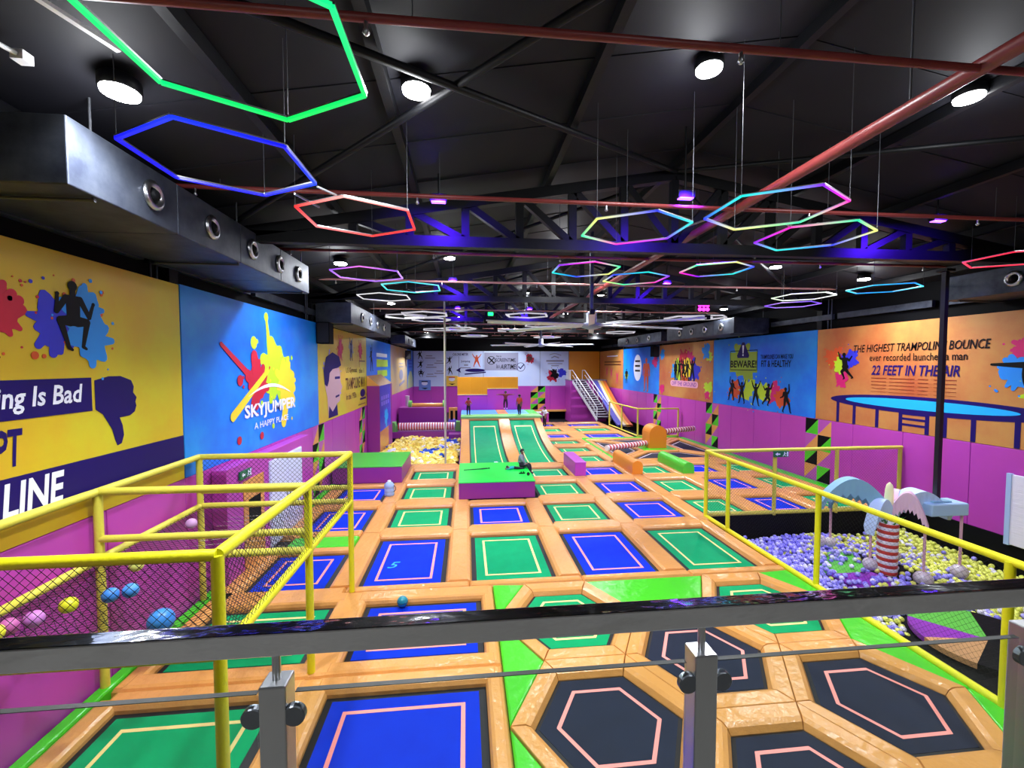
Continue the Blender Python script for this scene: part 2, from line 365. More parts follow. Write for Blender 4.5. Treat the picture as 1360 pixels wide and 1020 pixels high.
def text(face, body, u0, u1, z0, z1, m, name, parent, shear=0.0, bold=0.012, layer=2, slope=0.0):
    """flat lettering fitted into a box of the wall (u0 is where reading starts)"""
    cu = bpy.data.curves.new('lettering', 'FONT'); cu.body = body; cu.size = 1.0; cu.shear = shear; cu.offset = bold; cu.resolution_u = 2; cu.fill_mode = 'FRONT'
    ob = bpy.data.objects.new('lettering', cu); COL.objects.link(ob)
    me0 = bpy.data.meshes.new_from_object(ob); COL.objects.unlink(ob); bpy.data.objects.remove(ob); bpy.data.curves.remove(cu)
    vs = [v.co for v in me0.vertices]
    x0 = min(v.x for v in vs); x1 = max(v.x for v in vs); y0 = min(v.y for v in vs); y1 = max(v.y for v in vs)
    d = 0.004 + 0.003 * layer; pts = []
    for v in vs:
        a = (v.x - x0) / (x1 - x0); b = (v.y - y0) / (y1 - y0)
        pts.append(face.pt(u0 + (u1 - u0) * a, z0 + (z1 - z0) * b + slope * a, d))
    nw = len(body.split())
    fs = sorted([(min(me0.vertices[i].co.x - shear * me0.vertices[i].co.y for i in p.vertices), max(me0.vertices[i].co.x - shear * me0.vertices[i].co.y for i in p.vertices), list(p.vertices)) for p in me0.polygons], key=lambda f: f[0])
    gaps = []; hi = fs[0][1]
    for i, f in enumerate(fs):
        if i and f[0] > hi: gaps.append((f[0] - hi, i))
        hi = max(hi, f[1])
    cuts = sorted(i for g_, i in sorted(gaps, reverse=True)[:nw - 1]); cuts = [0] + cuts + [len(fs)]; o = None
    for c0, c1 in zip(cuts[:-1], cuts[1:]):
        mb = MB(); used = {}; ff = []
        for f in fs[c0:c1]: ff.append([used.setdefault(i, len(used)) for i in f[2]])
        mb.add([pts[i] for i in used], ff); o = mb.build(name, m, parent)
    bpy.data.meshes.remove(me0); return o
def board(face, u0, u1, z0, z1, m, label, name='wall_mural', cat='mural'):
    c = face.pt((u0 + u1) / 2, z0, 0); t = thing(name, label, cat, c, 'printed murals above the padded walls' if name == 'wall_mural' else None)
    mb = MB(); a = face.pt(u0 + 0.008, z0, -0.05); b = face.pt(u1 - 0.008, z1, 0.0)
    mb.box(min(a[0], b[0]), max(a[0], b[0]), min(a[1], b[1]), max(a[1], b[1]), z0, z1); mb.build('print_panel', m, t); return t

Z0, Z1 = 2.42, 5.9
# left wall, from the balcony inwards ------------------------------------------------
t = board(FL, 0.8, 8.55, Z0, 5.95, MUR_Y, 'large yellow mural with thumbs-down hand and crouching jumper, nearest on the left wall')
decal(FL, [rect(0.8, 8.54, 2.67, 3.22)], INK, 'print_band', t, 1)
decal(FL, [rect(3.0, 6.61, 3.87, 4.33)], INK, 'print_box', t, 1)
text(FL, 'ping Is Bad', 5.2, 6.46, 3.93, 4.25, PWHITE, 'lettering', t, 0.15, 0.02, 2)
text(FL, 'PT', 5.32, 5.64, 3.34, 3.77, INK, 'lettering', t, 0.15, 0.025, 1)
text(FL, 'LINE', 5.37, 6.14, 2.76, 3.16, PWHITE, 'lettering', t, 0.15, 0.03, 2)
decal(FL, [[(6.66, 4.29), (6.9, 4.34), (7.12, 4.34), (7.33, 4.27), (7.38, 4.17), (7.36, 4.08), (7.43, 4.0), (7.4, 3.93), (7.42, 3.87), (7.38, 3.78), (7.28, 3.73), (7.08, 3.72), (7.13, 3.6), (7.15, 3.45), (7.1, 3.33), (7.02, 3.31), (6.98, 3.4), (6.94, 3.55), (6.86, 3.68), (6.78, 3.8), (6.66, 3.88)]], INK, 'thumb_print', t, 1)
decal(FL, splat(6.15, 5.05, 0.42, 3, 9, 6), PBLUE, 'paint_splat', t, 1)
decal(FL, splat(6.55, 5.25, 0.36, 5, 7, 4) + splat(6.62, 4.85, 0.4, 6, 6, 4), PSKY, 'paint_splat', t, 2)
decal(FL, figure(6.37, 4.62, 0.92, 'tuck'), INKB, 'jumper_print', t, 3)
decal(FL, splat(5.42, 5.1, 0.36, 8, 12, 9), PRED, 'paint_splat', t, 1)
decal(FL, figure(5.1, 4.6, 1.0, 'kick'), INKB, 'jumper_print', t, 3)
q = random.Random(4)
decal(FL, [circ(q.uniform(5.0, 7.0), q.uniform(4.5, 5.75), q.uniform(0.01, 0.03), 8) for _ in range(26)] + [circ(5.83, 4.62, 0.05, 10)], PORG, 'paint_drop', t, 1)

t = board(FL, 8.57, 15.93, Z0, 5.97, MUR_B, 'bright blue mural with paint splash and white lettering, second on the left wall')
decal(FL, splat(12.5, 4.35, 1.0, 12, 10, 6) + [caps((12.2, 4.6), (12.0, 5.75), 0.16, 0.05), circ(12.0, 5.75, 0.12, 12), circ(11.3, 5.05, 0.16, 12)], PLIME, 'paint_splat', t, 1)
decal(FL, splat(13.2, 4.0, 0.75, 13, 8, 5) + [caps((13.2, 3.6), (12.95, 2.9), 0.2, 0.16), circ(11.5, 4.0, 0.12, 12)], PYEL, 'paint_splat', t, 2)
decal(FL, splat(11.45, 4.0, 0.62, 14, 10, 8) + [caps((11.3, 4.1), (9.85, 4.95), 0.1, 0.05), caps((11.4, 4.3), (11.3, 4.7), 0.2, 0.17), circ(10.6, 4.15, 0.13, 12), circ(10.5, 2.78, 0.1, 12), circ(11.6, 2.72, 0.1, 12)], PRED, 'paint_splat', t, 3)
decal(FL, [caps((12.0, 4.35), (10.25, 3.35), 0.07, 0.11)], PYEL, 'paint_streak', t, 4)
arc = [(10.95 + 2.55 * i / 12, 3.6 + 0.42 * sin(pi * (0.12 + 0.8 * i / 12))) for i in range(13)]
decal(FL, [[arc[i], arc[i + 1], (arc[i + 1][0], arc[i + 1][1] - 0.09 * sin(pi * (i + 1) / 12)), (arc[i][0], arc[i][1] - 0.09 * sin(pi * i / 12) - 0.001)] for i in range(12)], PWHITE, 'arc_print', t, 5)
text(FL, 'SKYJUMPER', 10.75, 13.8, 3.15, 3.56, PWHITE, 'lettering', t, 0.0, 0.03, 5)
text(FL, 'A HAPPY PLACE', 11.2, 13.25, 2.93, 3.09, PWHITE, 'lettering', t, 0.0, 0.015, 5)

t = board(FL, 15.95, 23.43, Z0, 5.95, MUR_YO, 'ochre mural with a drawn man\'s head and brown lettering, third on the left wall')
decal(FL, splat(17.6, 3.9, 0.9, 22, 12, 6), PLAV, 'paint_splat', t, 1)
decal(FL, [[(17.0, 2.5), (16.9, 3.3), (16.6, 3.8), (16.75, 4.3), (17.3, 4.6), (18.3, 4.55), (18.6, 4.2), (18.65, 3.8), (18.9, 3.6), (18.6, 3.4), (18.5, 3.05), (18.0, 2.95), (18.2, 2.5)]], PSKIN, 'head_print', t, 2)
decal(FL, [[(16.6, 3.8), (16.5, 4.3), (16.8, 4.8), (17.6, 5.0), (18.5, 4.85), (18.75, 4.5), (18.3, 4.4), (17.6, 4.35), (17.2, 4.2), (17.1, 3.9), (16.9, 3.7)], caps((17.9, 4.0), (18.5, 4.0), 0.05), caps((17.95, 3.25), (18.4, 3.28), 0.04), [(17.0, 2.5), (17.1, 2.95), (17.5, 2.7), (18.1, 2.95), (18.2, 2.5)]], INK, 'hair_print', t, 3)
for k, (u, m) in enumerate(((18.7, PRED), (20.4, PGREY), (22.1, PRED))):
    decal(FL, splat(u, 5.2, 0.42, 30 + k, 10, 5), m, 'paint_splat', t, 1)
    decal(FL, figure(u, 4.72, 0.9, 'star'), INK if k == 1 else PMAG, 'jumper_print', t, 2)
BRN = mat('brown_print', '#5a2a18', 0.45)
text(FL, 'US Gymnast', 19.5, 21.4, 4.1, 4.4, BRN, 'lettering', t, 0, 0.01, 1); text(FL, 'the 1', 21.8, 22.8, 4.12, 4.36, BRN, 'lettering', t, 0, 0.01, 1)
text(FL, 'TRAMPOLINE MAN', 19.4, 23.0, 3.42, 3.95, BRN, 'lettering', t, 0, 0.02, 1)
text(FL, 'in the 1930s', 19.5, 21.2, 2.98, 3.26, BRN, 'lettering', t, 0, 0.01, 1)
decal(FL, [circ(22.5, 3.12, 0.2, 18, 2.6), caps((22.0, 2.85), (23.1, 2.85), 0.05)], INK, 'trampoline_print', t, 1)
decal(FL, [rect(21.9, 23.1, 4.68, 4.73), rect(21.85, 21.9, 4.4, 4.73), rect(21.6, 23.0, 2.56, 2.6)], BRN, 'frame_print', t, 1)

t = board(FL, 23.45, 30.78, Z0, 5.93, MUR_B, 'blue mural with a green-lettered panel above the climbing tower on the left wall')
decal(FL, [rect(26.0, 29.4, 5.0, 5.22)], PWHITE, 'caption_print', t, 1)
decal(FL, [rect(26.0, 29.6, 4.4, 4.85), rect(26.2, 29.4, 3.8, 4.2)], PLIME, 'lettering_panel', t, 1)
decal(FL, figure(24.6, 4.2, 1.3, 'kick'), INKB, 'jumper_print', t, 1)
t = board(FL, 30.8, 39.25, Z0, 5.92, mat('sand_mural_vinyl', '#d9b04a', 0.35, col2='#cfc0a8', scale=0.4), 'sandy mural with a drawn round trampoline, fifth on the left wall')
decal(FL, [circ(35.6, 3.75, 0.42, 20, 2.4), caps((34.6, 2.95), (37.4, 3.2), 0.1)], PGREY, 'trampoline_print', t, 1)
decal(FL, [rect(34.5, 36.8, 4.6 - 0.25 * i, 4.68 - 0.25 * i) for i in range(2)], PGREY, 'caption_print', t, 1)
t = board(FL, 39.27, 43.45, Z0, 5.92, MUR_B, 'narrow blue mural with a pale green hill shape in the far left corner')
decal(FL, [[(39.4, 2.44), (43.3, 2.44), (43.0, 3.4), (42.2, 3.95), (41.0, 3.95), (39.9, 3.5)]], mat('pale_green_print', '#c2cc8a', 0.45), 'hill_print', t, 1)
decal(FL, [rect(40.2, 42.6, 4.9 - 0.3 * i, 5.0 - 0.3 * i) for i in range(3)], PBLUE, 'caption_print', t, 1)

# right wall -----------------------------------------------------------------------
t = board(FR, 3.0, 15.7, Z0, 5.86, MUR_O, 'orange mural of a drawn trampoline with bounce record lettering, nearest on the right wall')
text(FR, 'THE HIGHEST TRAMPOLINE BOUNCE', 14.08, 10.03, 4.94, 5.2, INKB, 'lettering', t, 0.2, 0.012, 3)
text(FR, 'ever recorded launched a man', 13.46, 10.56, 4.64, 4.87, INKB, 'lettering', t, 0.0, 0.006, 3)
text(FR, '22 FEET IN THE AIR', 13.38, 10.72, 4.18, 4.5, INK, 'lettering', t, 0.2, 0.02, 3)
for (a, b) in ((13.38, 12.85), (12.75, 11.95), (11.85, 11.55), (11.4, 10.8)):
    decal(FR, [rect(min(a, b), max(a, b), 4.06 - 0.11 * i, 4.085 - 0.11 * i - 0.004 * i) for i in range(5)], mat('rust_line_print', '#8a3418', 0.45), 'line_print', t, 2)
def ell(cx, cz, rx, rz, n=48): return [(cx + rx * cos(2 * pi * i / n), cz + rz * sin(2 * pi * i / n)) for i in range(n)]
decal(FR, [ell(11.75, 3.27, 3.25, 0.27)] + [rect(u - 0.06, u + 0.06, 2.43, 3.2) for u in (14.67, 13.99, 13.13, 12.34, 11.54, 11.06, 10.35, 9.4)] + [rect(11.54, 12.34, z, z + 0.07) for z in (2.62, 2.8, 2.96)], INK, 'trampoline_print', t, 1)
decal(FR, [ell(11.85, 3.29, 2.5, 0.15)], PCYAN, 'mat_print', t, 2)
decal(FR, splat(14.85, 4.75, 0.4, 40, 14, 8, 1.8), PORG, 'paint_splat', t, 1)
decal(FR, splat(14.2, 4.75, 0.36, 41, 7, 4), PBLUE, 'paint_splat', t, 2); decal(FR, splat(14.65, 4.5, 0.32, 42, 4, 2), PLIME, 'paint_splat', t, 3)
decal(FR, splat(14.55, 4.0, 0.34, 43, 6, 4), PMAG, 'paint_splat', t, 2); decal(FR, figure(14.45, 3.95, 1.0, 'run'), INKB, 'jumper_print', t, 4)
decal(FR, splat(9.2, 4.9, 0.42, 44, 8, 5), PMAG, 'paint_splat', t, 1); decal(FR, splat(9.4, 4.35, 0.5, 45, 8, 5), PSKY, 'paint_splat', t, 2)
decal(FR, splat(9.0, 3.8, 0.4, 46, 6, 4), PLIME, 'paint_splat', t, 2)
decal(FR, [ell(8.75, 4.3, 0.62, 0.75), circ(8.8, 5.1, 0.26), caps((9.2, 4.5), (10.0, 4.52), 0.09, 0.03), caps((8.9, 3.8), (9.0, 3.1), 0.16, 0.07)], INKB, 'jumper_print', t, 3)

t = board(FR, 15.72, 22.86, Z0, 5.87, MUR_B, 'blue BEWARE! mural with a row of five jumping figures, second on the right wall')
decal(FR, [rect(19.2, 21.35, 4.15, 5.15)] + splat(20.3, 4.65, 1.0, 50, 8, 4), mat('olive_print', '#8fb02a', 0.45), 'paint_splat', t, 1)
decal(FR, [rect(19.2, 21.3, 5.2, 5.235), rect(19.25, 21.3, 4.25, 4.285), rect(21.27, 21.3, 4.25, 5.23), rect(19.2, 19.23, 4.25, 5.23)], INKB, 'frame_print', t, 2)
decal(FR, [[(20.75, 4.98), (20.7, 4.86), (19.85, 4.86), (19.8, 4.98), (20.18, 5.62), (20.36, 5.62)]], INK, 'warning_print', t, 3)
decal(FR, [[(20.34, 5.48), (20.2, 5.48), (20.24, 5.08), (20.3, 5.08)], circ(20.27, 5.0, 0.05, 10)], PWHITE, 'exclamation_print', t, 4)
text(FR, 'BEWARE!', 21.27, 19.25, 4.38, 4.74, INKB, 'lettering', t, 0, 0.025, 3)
text(FR, 'TRAMPOLINES CAN MAKE YOU', 18.98, 16.95, 4.78, 4.98, INKB, 'lettering', t, 0, 0.012, 2)
text(FR, 'FIT & HEALTHY', 18.92, 17.05, 4.42, 4.72, INKB, 'lettering', t, 0, 0.012, 2)
for k, (u, r, m, z) in enumerate(((20.9, .55, PORG, 3.3), (19.75, .65, PLIME, 3.2), (18.85, .62, PLIME, 3.2), (18.0, .55, PMAG, 3.25), (17.5, .5, PORG, 3.1), (19.3, .5, PSKY, 2.9))):
    decal(FR, splat(u, z, r, 60 + k, 7, 4), m, 'paint_splat', t, 1 + k % 3)
for u, p, z, s in ((21.1, 'kick', 2.72, 1), (20.3, 'star', 2.62, 1), (19.25, 'star', 2.6, -1), (18.4, 'run', 2.62, -1), (17.3, 'kick', 2.5, -1)):
    decal(FR, figure(u, z, 1.05, p, s), INKB, 'jumper_print', t, 5)

t = board(FR, 22.88, 29.66, Z0, 5.88, MUR_O, 'orange mural with a crowd of leaping figures and pale caption, third on right wall')
for k, (u, z, r, m) in enumerate(((27.2, 4.0, .7, PSKY), (26.7, 4.3, .8, PLIME), (26.2, 4.9, .7, PRED), (25.7, 4.3, .7, PYEL), (25.0, 4.2, .8, PBLUE), (25.5, 4.8, .6, PMAG), (26.0, 3.8, .6, PORG), (23.6, 5.3, .5, PSKY), (23.3, 5.0, .35, PLIME), (23.3, 3.2, .5, PLIME), (23.4, 2.8, .3, PMAG), (29.2, 2.9, .4, PMAG), (29.2, 5.3, .4, PSKY))):
    decal(FR, splat(u, z, r, 80 + k, 8, 4), m, 'paint_splat', t, 1 + k % 4)
for u, p in ((27.2, 'stand'), (26.7, 'star'), (26.2, 'run'), (25.7, 'kick'), (25.1, 'star')):
    decal(FR, figure(u, 3.55, 1.25, p), INKB, 'jumper_print', t, 6)
decal(FR, [caps((27.7, 3.33), (24.6, 3.33), 0.2)], PPINK, 'caption_panel', t, 5)
text(FR, 'OFF THE GROUND', 27.7, 24.6, 3.2, 3.46, mat('plum_print', '#8a3fa8', 0.45), 'lettering', t, 0.2, 0.02, 6)

t = board(FR, 29.68, 36.78, Z0, 5.88, MUR_B, 'blue mural with a white speech oval and orange standing figure, fourth on right wall')
decal(FR, [ell(33.6, 4.3, 0.8, 1.05)], PWHITE, 'oval_print', t, 1)
decal(FR, [rect(33.1, 34.1, 4.75 - 0.38 * i, 4.9 - 0.38 * i) for i in range(3)], INKB, 'caption_print', t, 2)
decal(FR, figure(31.9, 2.55, 2.5, 'stand', 1, 1.5), PORG, 'standing_print', t, 1); decal(FR, figure(36.0, 3.0, 1.2, 'stand', 1, 1.6), INKB, 'jumper_print', t, 1)
decal(FR, splat(30.4, 4.8, 0.5, 99, 7, 3), PMAG, 'paint_splat', t, 1); decal(FR, splat(36.0, 3.6, 0.4, 98, 5, 3), PLIME, 'paint_splat', t, 0)
t = board(FR, 36.8, 43.45, Z0, 5.88, MUR_O, 'golden mural with two brown caption lines in the far right corner')
decal(FR, [rect(37.4, 42.0, 4.75, 4.87), rect(37.4, 42.0, 4.5, 4.62)], BRN, 'caption_print', t, 1); decal(FR, [rect(38.2, 41.2, 5.3, 5.4)], PWHITE, 'caption_print', t, 1)
for u, z in ((41.2, 3.3), (39.9, 3.2), (38.3, 2.8)): decal(FR, figure(u, z, 1.0, 'star', 1, 1.3), PMAG, 'jumper_print', t, 1)

# back wall --------------------------------------------------------------------------
t = board(FB, -5.12, 1.7, Z0, 5.9, MUR_W, 'pale blue far-wall chart mural with small exercise figures and a trampoline')
text(FB, 'CALORIE METER', -1.3, 0.2, 5.45, 5.7, INK, 'lettering', t, 0.2, 0.01, 1)
for u, z, p in ((-4.5, 5.1, 'kick'), (-4.4, 4.2, 'run'), (-4.4, 3.3, 'tuck'), (-1.6, 4.6, 'run'), (-1.6, 3.6, 'kick')):
    decal(FB, figure(u, z, 0.75, p, 1, 1.2), INKB, 'figure_print', t, 1)
    decal(FB, [rect(u + (0.6 if u < -2 else -1.3), u + (1.2 if u < -2 else -0.7), z + 0.28, z + 0.36), rect(u + (0.5 if u < -2 else -1.5), u + (1.5 if u < -2 else -0.6), z + 0.06, z + 0.14)], PGREY, 'caption_print', t, 1)
decal(FB, [rect(-0.72, -0.69, 2.9, 5.4), [(-1.0, 4.0), (-0.5, 4.3), (-0.6, 4.02), (-0.5, 3.75)]], INK, 'arrow_print', t, 1)
text(FB, 'Jumping', -0.5, 0.4, 4.75, 5.0, INK, 'lettering', t, 0, 0.012, 1); decal(FB, [rect(-0.2, 0.2, 4.45, 4.58), rect(-0.55, 0.45, 4.2, 4.3)], PGREY, 'caption_print', t, 1)
decal(FB, figure(1.05, 4.35, 1.15, 'star', 1, 1.3), PORG, 'figure_print', t, 1)
decal(FB, [ell(0.9, 4.0, 1.0, 0.17), caps((-0.1, 3.62), (1.9, 3.8), 0.06)], INK, 'trampoline_print', t, 1)
t = board(FB, 1.72, 7.4, Z0, 5.9, MUR_W, 'pale far-wall mural reading SCREENTIME, AIRTIME with a cross and a tick')
decal(FB, [rect(1.8, 5.2, 4.0, 5.75)], mat('haze_print', '#9a9db8', 0.45), 'grey_panel', t, 1)
text(FB, 'Not in', 3.0, 3.5, 5.3, 5.5, INKB, 'lettering', t, 0.2, 0.01, 2); text(FB, 'SCREENTIME,', 2.9, 4.95, 4.78, 5.2, INKB, 'lettering', t, 0.2, 0.012, 2)
text(FB, 'But in', 3.0, 3.35, 4.2, 4.6, INKB, 'lettering', t, 0.2, 0.01, 2); text(FB, 'AIRTIME', 3.4, 4.98, 4.12, 4.6, INKB, 'lettering', t, 0.2, 0.015, 2)
decal(FB, ring(2.5, 4.98, 0.36, 0.42) + [caps((2.25, 5.25), (2.78, 4.72), 0.07), caps((2.75, 5.2), (2.3, 4.75), 0.05)], INKB, 'cross_print', t, 2)
decal(FB, ring(5.45, 4.32, 0.4, 0.45) + [caps((5.25, 4.35), (5.42, 4.15), 0.05), caps((5.42, 4.15), (5.75, 4.55), 0.05)], INK, 'tick_print', t, 2)
decal(FB, splat(6.4, 5.15, 0.5, 120, 12, 5), PRED, 'paint_splat', t, 2); decal(FB, splat(6.35, 5.15, 0.35, 121, 8, 2), BRN, 'paint_splat', t, 3)
t = board(FB, 7.42, 10.35, Z0, 5.9, MUR_W, 'pale far-wall mural with a round emblem above red and blue splashes')
decal(FB, [caps((8.4 + 0.2 * i, 5.55 + 0.12 * sin(pi * i / 5)), (8.55 + 0.2 * i, 5.55 + 0.12 * sin(pi * (i + 0.7) / 5)), 0.03) for i in range(6)] + [caps((8.6, 5.25), (8.9, 5.4), 0.05), caps((8.9, 5.4), (9.3, 5.25), 0.05), rect(8.05, 9.85, 4.85, 5.02), rect(8.2, 9.7, 4.62, 4.7), caps((8.6, 4.45), (9.3, 4.45), 0.05)], PGREY, 'emblem_print', t, 1)
decal(FB, splat(8.7, 3.4, 0.62, 130, 12, 6), PRED, 'paint_splat', t, 1); decal(FB, splat(9.7, 3.75, 0.5, 131, 9, 5), PBLUE, 'paint_splat', t, 2); decal(FB, splat(8.9, 3.6, 0.5, 132, 9, 5), INKB, 'paint_splat', t, 3)
t = board(FB, 10.37, 13.58, Z0, 5.9, mat('amber_panel', '#e39a1c', 0.4, col2='#dd9018', scale=0.5), 'plain amber wall board in the far right corner behind the stairs', 'wall_board', 'board')
for (u0, m, lab, zz) in ((-4.6, PSKY, 'small square blue safety poster on the far purple wall', 2.05), (-1.95, PYEL, 'small square yellow safety poster on the far purple wall', 2.45)):
    FB2 = Face('back', NY - 0.06); tt = board(FB2, u0, u0 + 1.15, zz, zz + 1.0, mat('poster_' + ('blue' if m is PSKY else 'yellow'), '#6f8fd8' if m is PSKY else '#f0c84a', 0.4), lab, 'safety_poster', 'poster')
    decal(FB2, [ell(u0 + 0.55, zz + 0.68, 0.3, 0.2)], PWHITE, 'figure_print', tt, 1); decal(FB2, [rect(u0 + 0.25, u0 + 0.85, zz + 0.8, zz + 0.9)], INKB if m is PSKY else PRED, 'mark_print', tt, 2); decal(FB2, [[(u0 + 0.25, zz + 0.24), (u0 + 0.9, zz + 0.24), (u0 + 0.58, zz + 0.1)]], INKB, 'mark_print', tt, 2)

# strips of triangles below the mural joints ------------------------------------------
TRI = [LIME, BLACK, ORANGE, PURPLE]
def tri_strip(face, par, uc, hw=0.62):
    q = random.Random(int(uc * 10)); n = 4; hz = 2.4 / n
    for r in range(n):
        for c in range(2):
            a = uc - hw + c * hw; b = a + hw; z0 = 0.0 + r * hz; z1 = z0 + hz
            if face.sg < 0: a, b = b, a
            k = (r + c) % 2
            A, B = ((LIME, BLACK), (PURPLE, ORANGE))[k] if (r // 1 + c) % 2 == 0 else ((PURPLE, ORANGE), (LIME, BLACK))[1 - k]
            if (r % 2) == 0 and c == 0 or (r % 2) == 1 and c == 1: A, B = LIME, BLACK
            else: A, B = ORANGE, mat('violet_triangle', '#b44fae', 0.4)
            if (r % 4) >= 2: A, B = B, A
            decal(face, [[(a, z0), (a, z1), (b, z1)]], A, 'triangle_patch', par, 1)
            decal(face, [[(a, z0), (b, z1), (b, z0)]], B, 'triangle_patch', par, 1)
for u in (15.85, 22.3): tri_strip(FL, wl, u, 0.6)
for u in (15.55, 22.9, 29.9): tri_strip(FR, wr, u)
tri_strip(FB, wb, 7.2, 0.75)

# ---------------------------------------------------------------- trampolines
def inset(poly, d):
    n = len(poly); out = []; D = d if isinstance(d, (list, tuple)) else [d] * n
    for i in range(n):
        p0 = Vector(poly[i - 1]); p1 = Vector(poly[i]); p2 = Vector(poly[(i + 1) % n])
        e1 = (p1 - p0).normalized(); e2 = (p2 - p1).normalized(); d1 = D[i - 1]; d2 = D[i]
        n1 = Vector((-e1.y, e1.x)); n2 = Vector((-e2.y, e2.x)); cr = e1.x * e2.y - e1.y * e2.x
        if abs(cr) < 1e-4: out.append(tuple(p1 + n1 * (d1 + d2) / 2)); continue
        a = p1 + n1 * d1; b = p1 + n2 * d2; t = ((b.x - a.x) * e2.y - (b.y - a.y) * e2.x) / cr
        out.append(tuple(a + e1 * t))
    return out
def ccw(p):
    return p if sum(p[i][0] * p[(i + 1) % len(p)][1] - p[(i + 1) % len(p)][0] * p[i][1] for i in range(len(p))) > 0 else p[::-1]
def pad_mb(poly, zt=0.0, b=0.07, z0=-0.155):
    p = poly; n0 = len(p); B = b if isinstance(b, (list, tuple)) else [b] * n0
    if ccw(p) is not p: p = p[::-1]; B = [B[(n0 - 2 - i) % n0] for i in range(n0)]
    p = inset(p, 0.004); n = len(p); q = inset(p, [x * 0.4 for x in B]); q2 = inset(p, B)
    mx = max(B)
    vs = [(x, y, z0) for x, y in p] + [(x, y, zt - mx) for x, y in p] + [(x, y, zt - mx * 0.3) for x, y in q] + [(x, y, zt) for x, y in q2]
    if mx > 0.03:      # seams keep their height; only bevelled sides roll down
        for i in range(n):
            k = min(B[i], B[i - 1]) / mx
            if B[i] < 0.03 and B[i - 1] < 0.03:
                vs[n + i] = (p[i][0], p[i][1], zt - 0.012); vs[2 * n + i] = (q[i][0], q[i][1], zt - 0.004)
    fs = []
    for k in range(3): fs += [(k * n + i, k * n + (i + 1) % n, (k + 1) * n + (i + 1) % n, (k + 1) * n + i) for i in range(n)]
    fs.append(tuple(range(3 * n, 4 * n)))
    return MB().add(vs, fs, 0)
def pad(poly, parent, m=None, name='safety_pad', zt=0.0, b=0.07): return pad_mb(poly, zt, b).build(name, m or ORANGE, parent)
def strip_ring(poly, d0, d1, z):
    a = inset(poly, d0); b = inset(poly, d1); n = len(poly)
    return MB().add([(x, y, z) for x, y in a] + [(x, y, z) for x, y in b], [(i, (i + 1) % n, n + (i + 1) % n, n + i) for i in range(n)])
def bed(poly, colour, label, group='jump beds of the court', tape_d=0.29, border=0.1, tapew=0.055, zb=-0.085, tm=None):
    poly = ccw(poly); cx = sum(p[0] for p in poly) / len(poly); cy = sum(p[1] for p in poly) / len(poly)
    t = thing('trampoline', label, 'trampoline', (cx, cy, -0.16), group)
    m = {'blue': BLUE, 'green': GREEN, 'black': BLACKF}[colour]
    tm = tm or {'blue': TAPE_PINK, 'green': TAPE_YEL, 'black': TAPE_PINK}[colour]
    ip = inset(poly, border); MB().prism(ip, zb - 0.02, zb).build('jump_bed', m, t)
    # dark border hiding the springs, lower, dished; widened to paint the pads' shadow gap
    a = poly; b = ip; n = len(poly)
    MB().add([(x, y, zb - 0.025) for x, y in a] + [(x, y, zb - 0.006) for x, y in b], [(i, (i + 1) % n, n + (i + 1) % n, n + i) for i in range(n)]).build('spring_border', SPRING, t)
    strip_ring(poly, tape_d, tape_d + tapew, zb + 0.003).build('tape_outline', tm, t)
    return t
def R(x0, x1, y0, y1): return [(x0, y0), (x1, y0), (x1, y1), (x0, y1)]
def oct_pad(x0, x1, y0, y1, c=0.13): return [(x0 + c, y0), (x1 - c, y0), (x1, y0 + (y1 - y0) * 0.4), (x1, y1 - (y1 - y0) * 0.4), (x1 - c, y1), (x0 + c, y1), (x0, y1 - (y1 - y0) * 0.4), (x0, y0 + (y1 - y0) * 0.4)]
COLS = {'A': (-2.25, -0.46), 'B': (0.11, 1.93), 'D': (2.5, 4.28), 'E': (4.88, 6.64), 'F': (7.25, 8.75), 'G': (9.45, 10.92), 'H': (11.55, 12.85), 'Z': (-4.5, -2.83)}
ROWS = [(9.05, 11.55), (12.25, 14.05), (14.83, 16.55), (17.36, 18.97)]
COLN = {'A': 'second column from the left wall', 'B': 'column before the green platform', 'D': 'fourth column from the left wall', 'E': 'fifth column from the left wall', 'F': 'sixth column, behind the pit fence', 'G': 'seventh column, behind the pit fence', 'H': 'column along the right wall'}
ROWN = ['first full row', 'second full row', 'third full row', 'fourth full row']
LAYOUT = {'A': ['blue', 'green', 'green', 'green'], 'B': ['green', 'blue', None, None], 'D': ['blue', 'green', 'green', 'green'], 'E': ['green', 'blue', 'blue', 'blue'],
          'F': [None, 'green', 'green', 'green'], 'G': [None, 'blue', 'blue', 'blue'], 'H': [None, 'green', 'green', 'green']}
order = ['A', 'B', 'D', 'E', 'F', 'G', 'H']
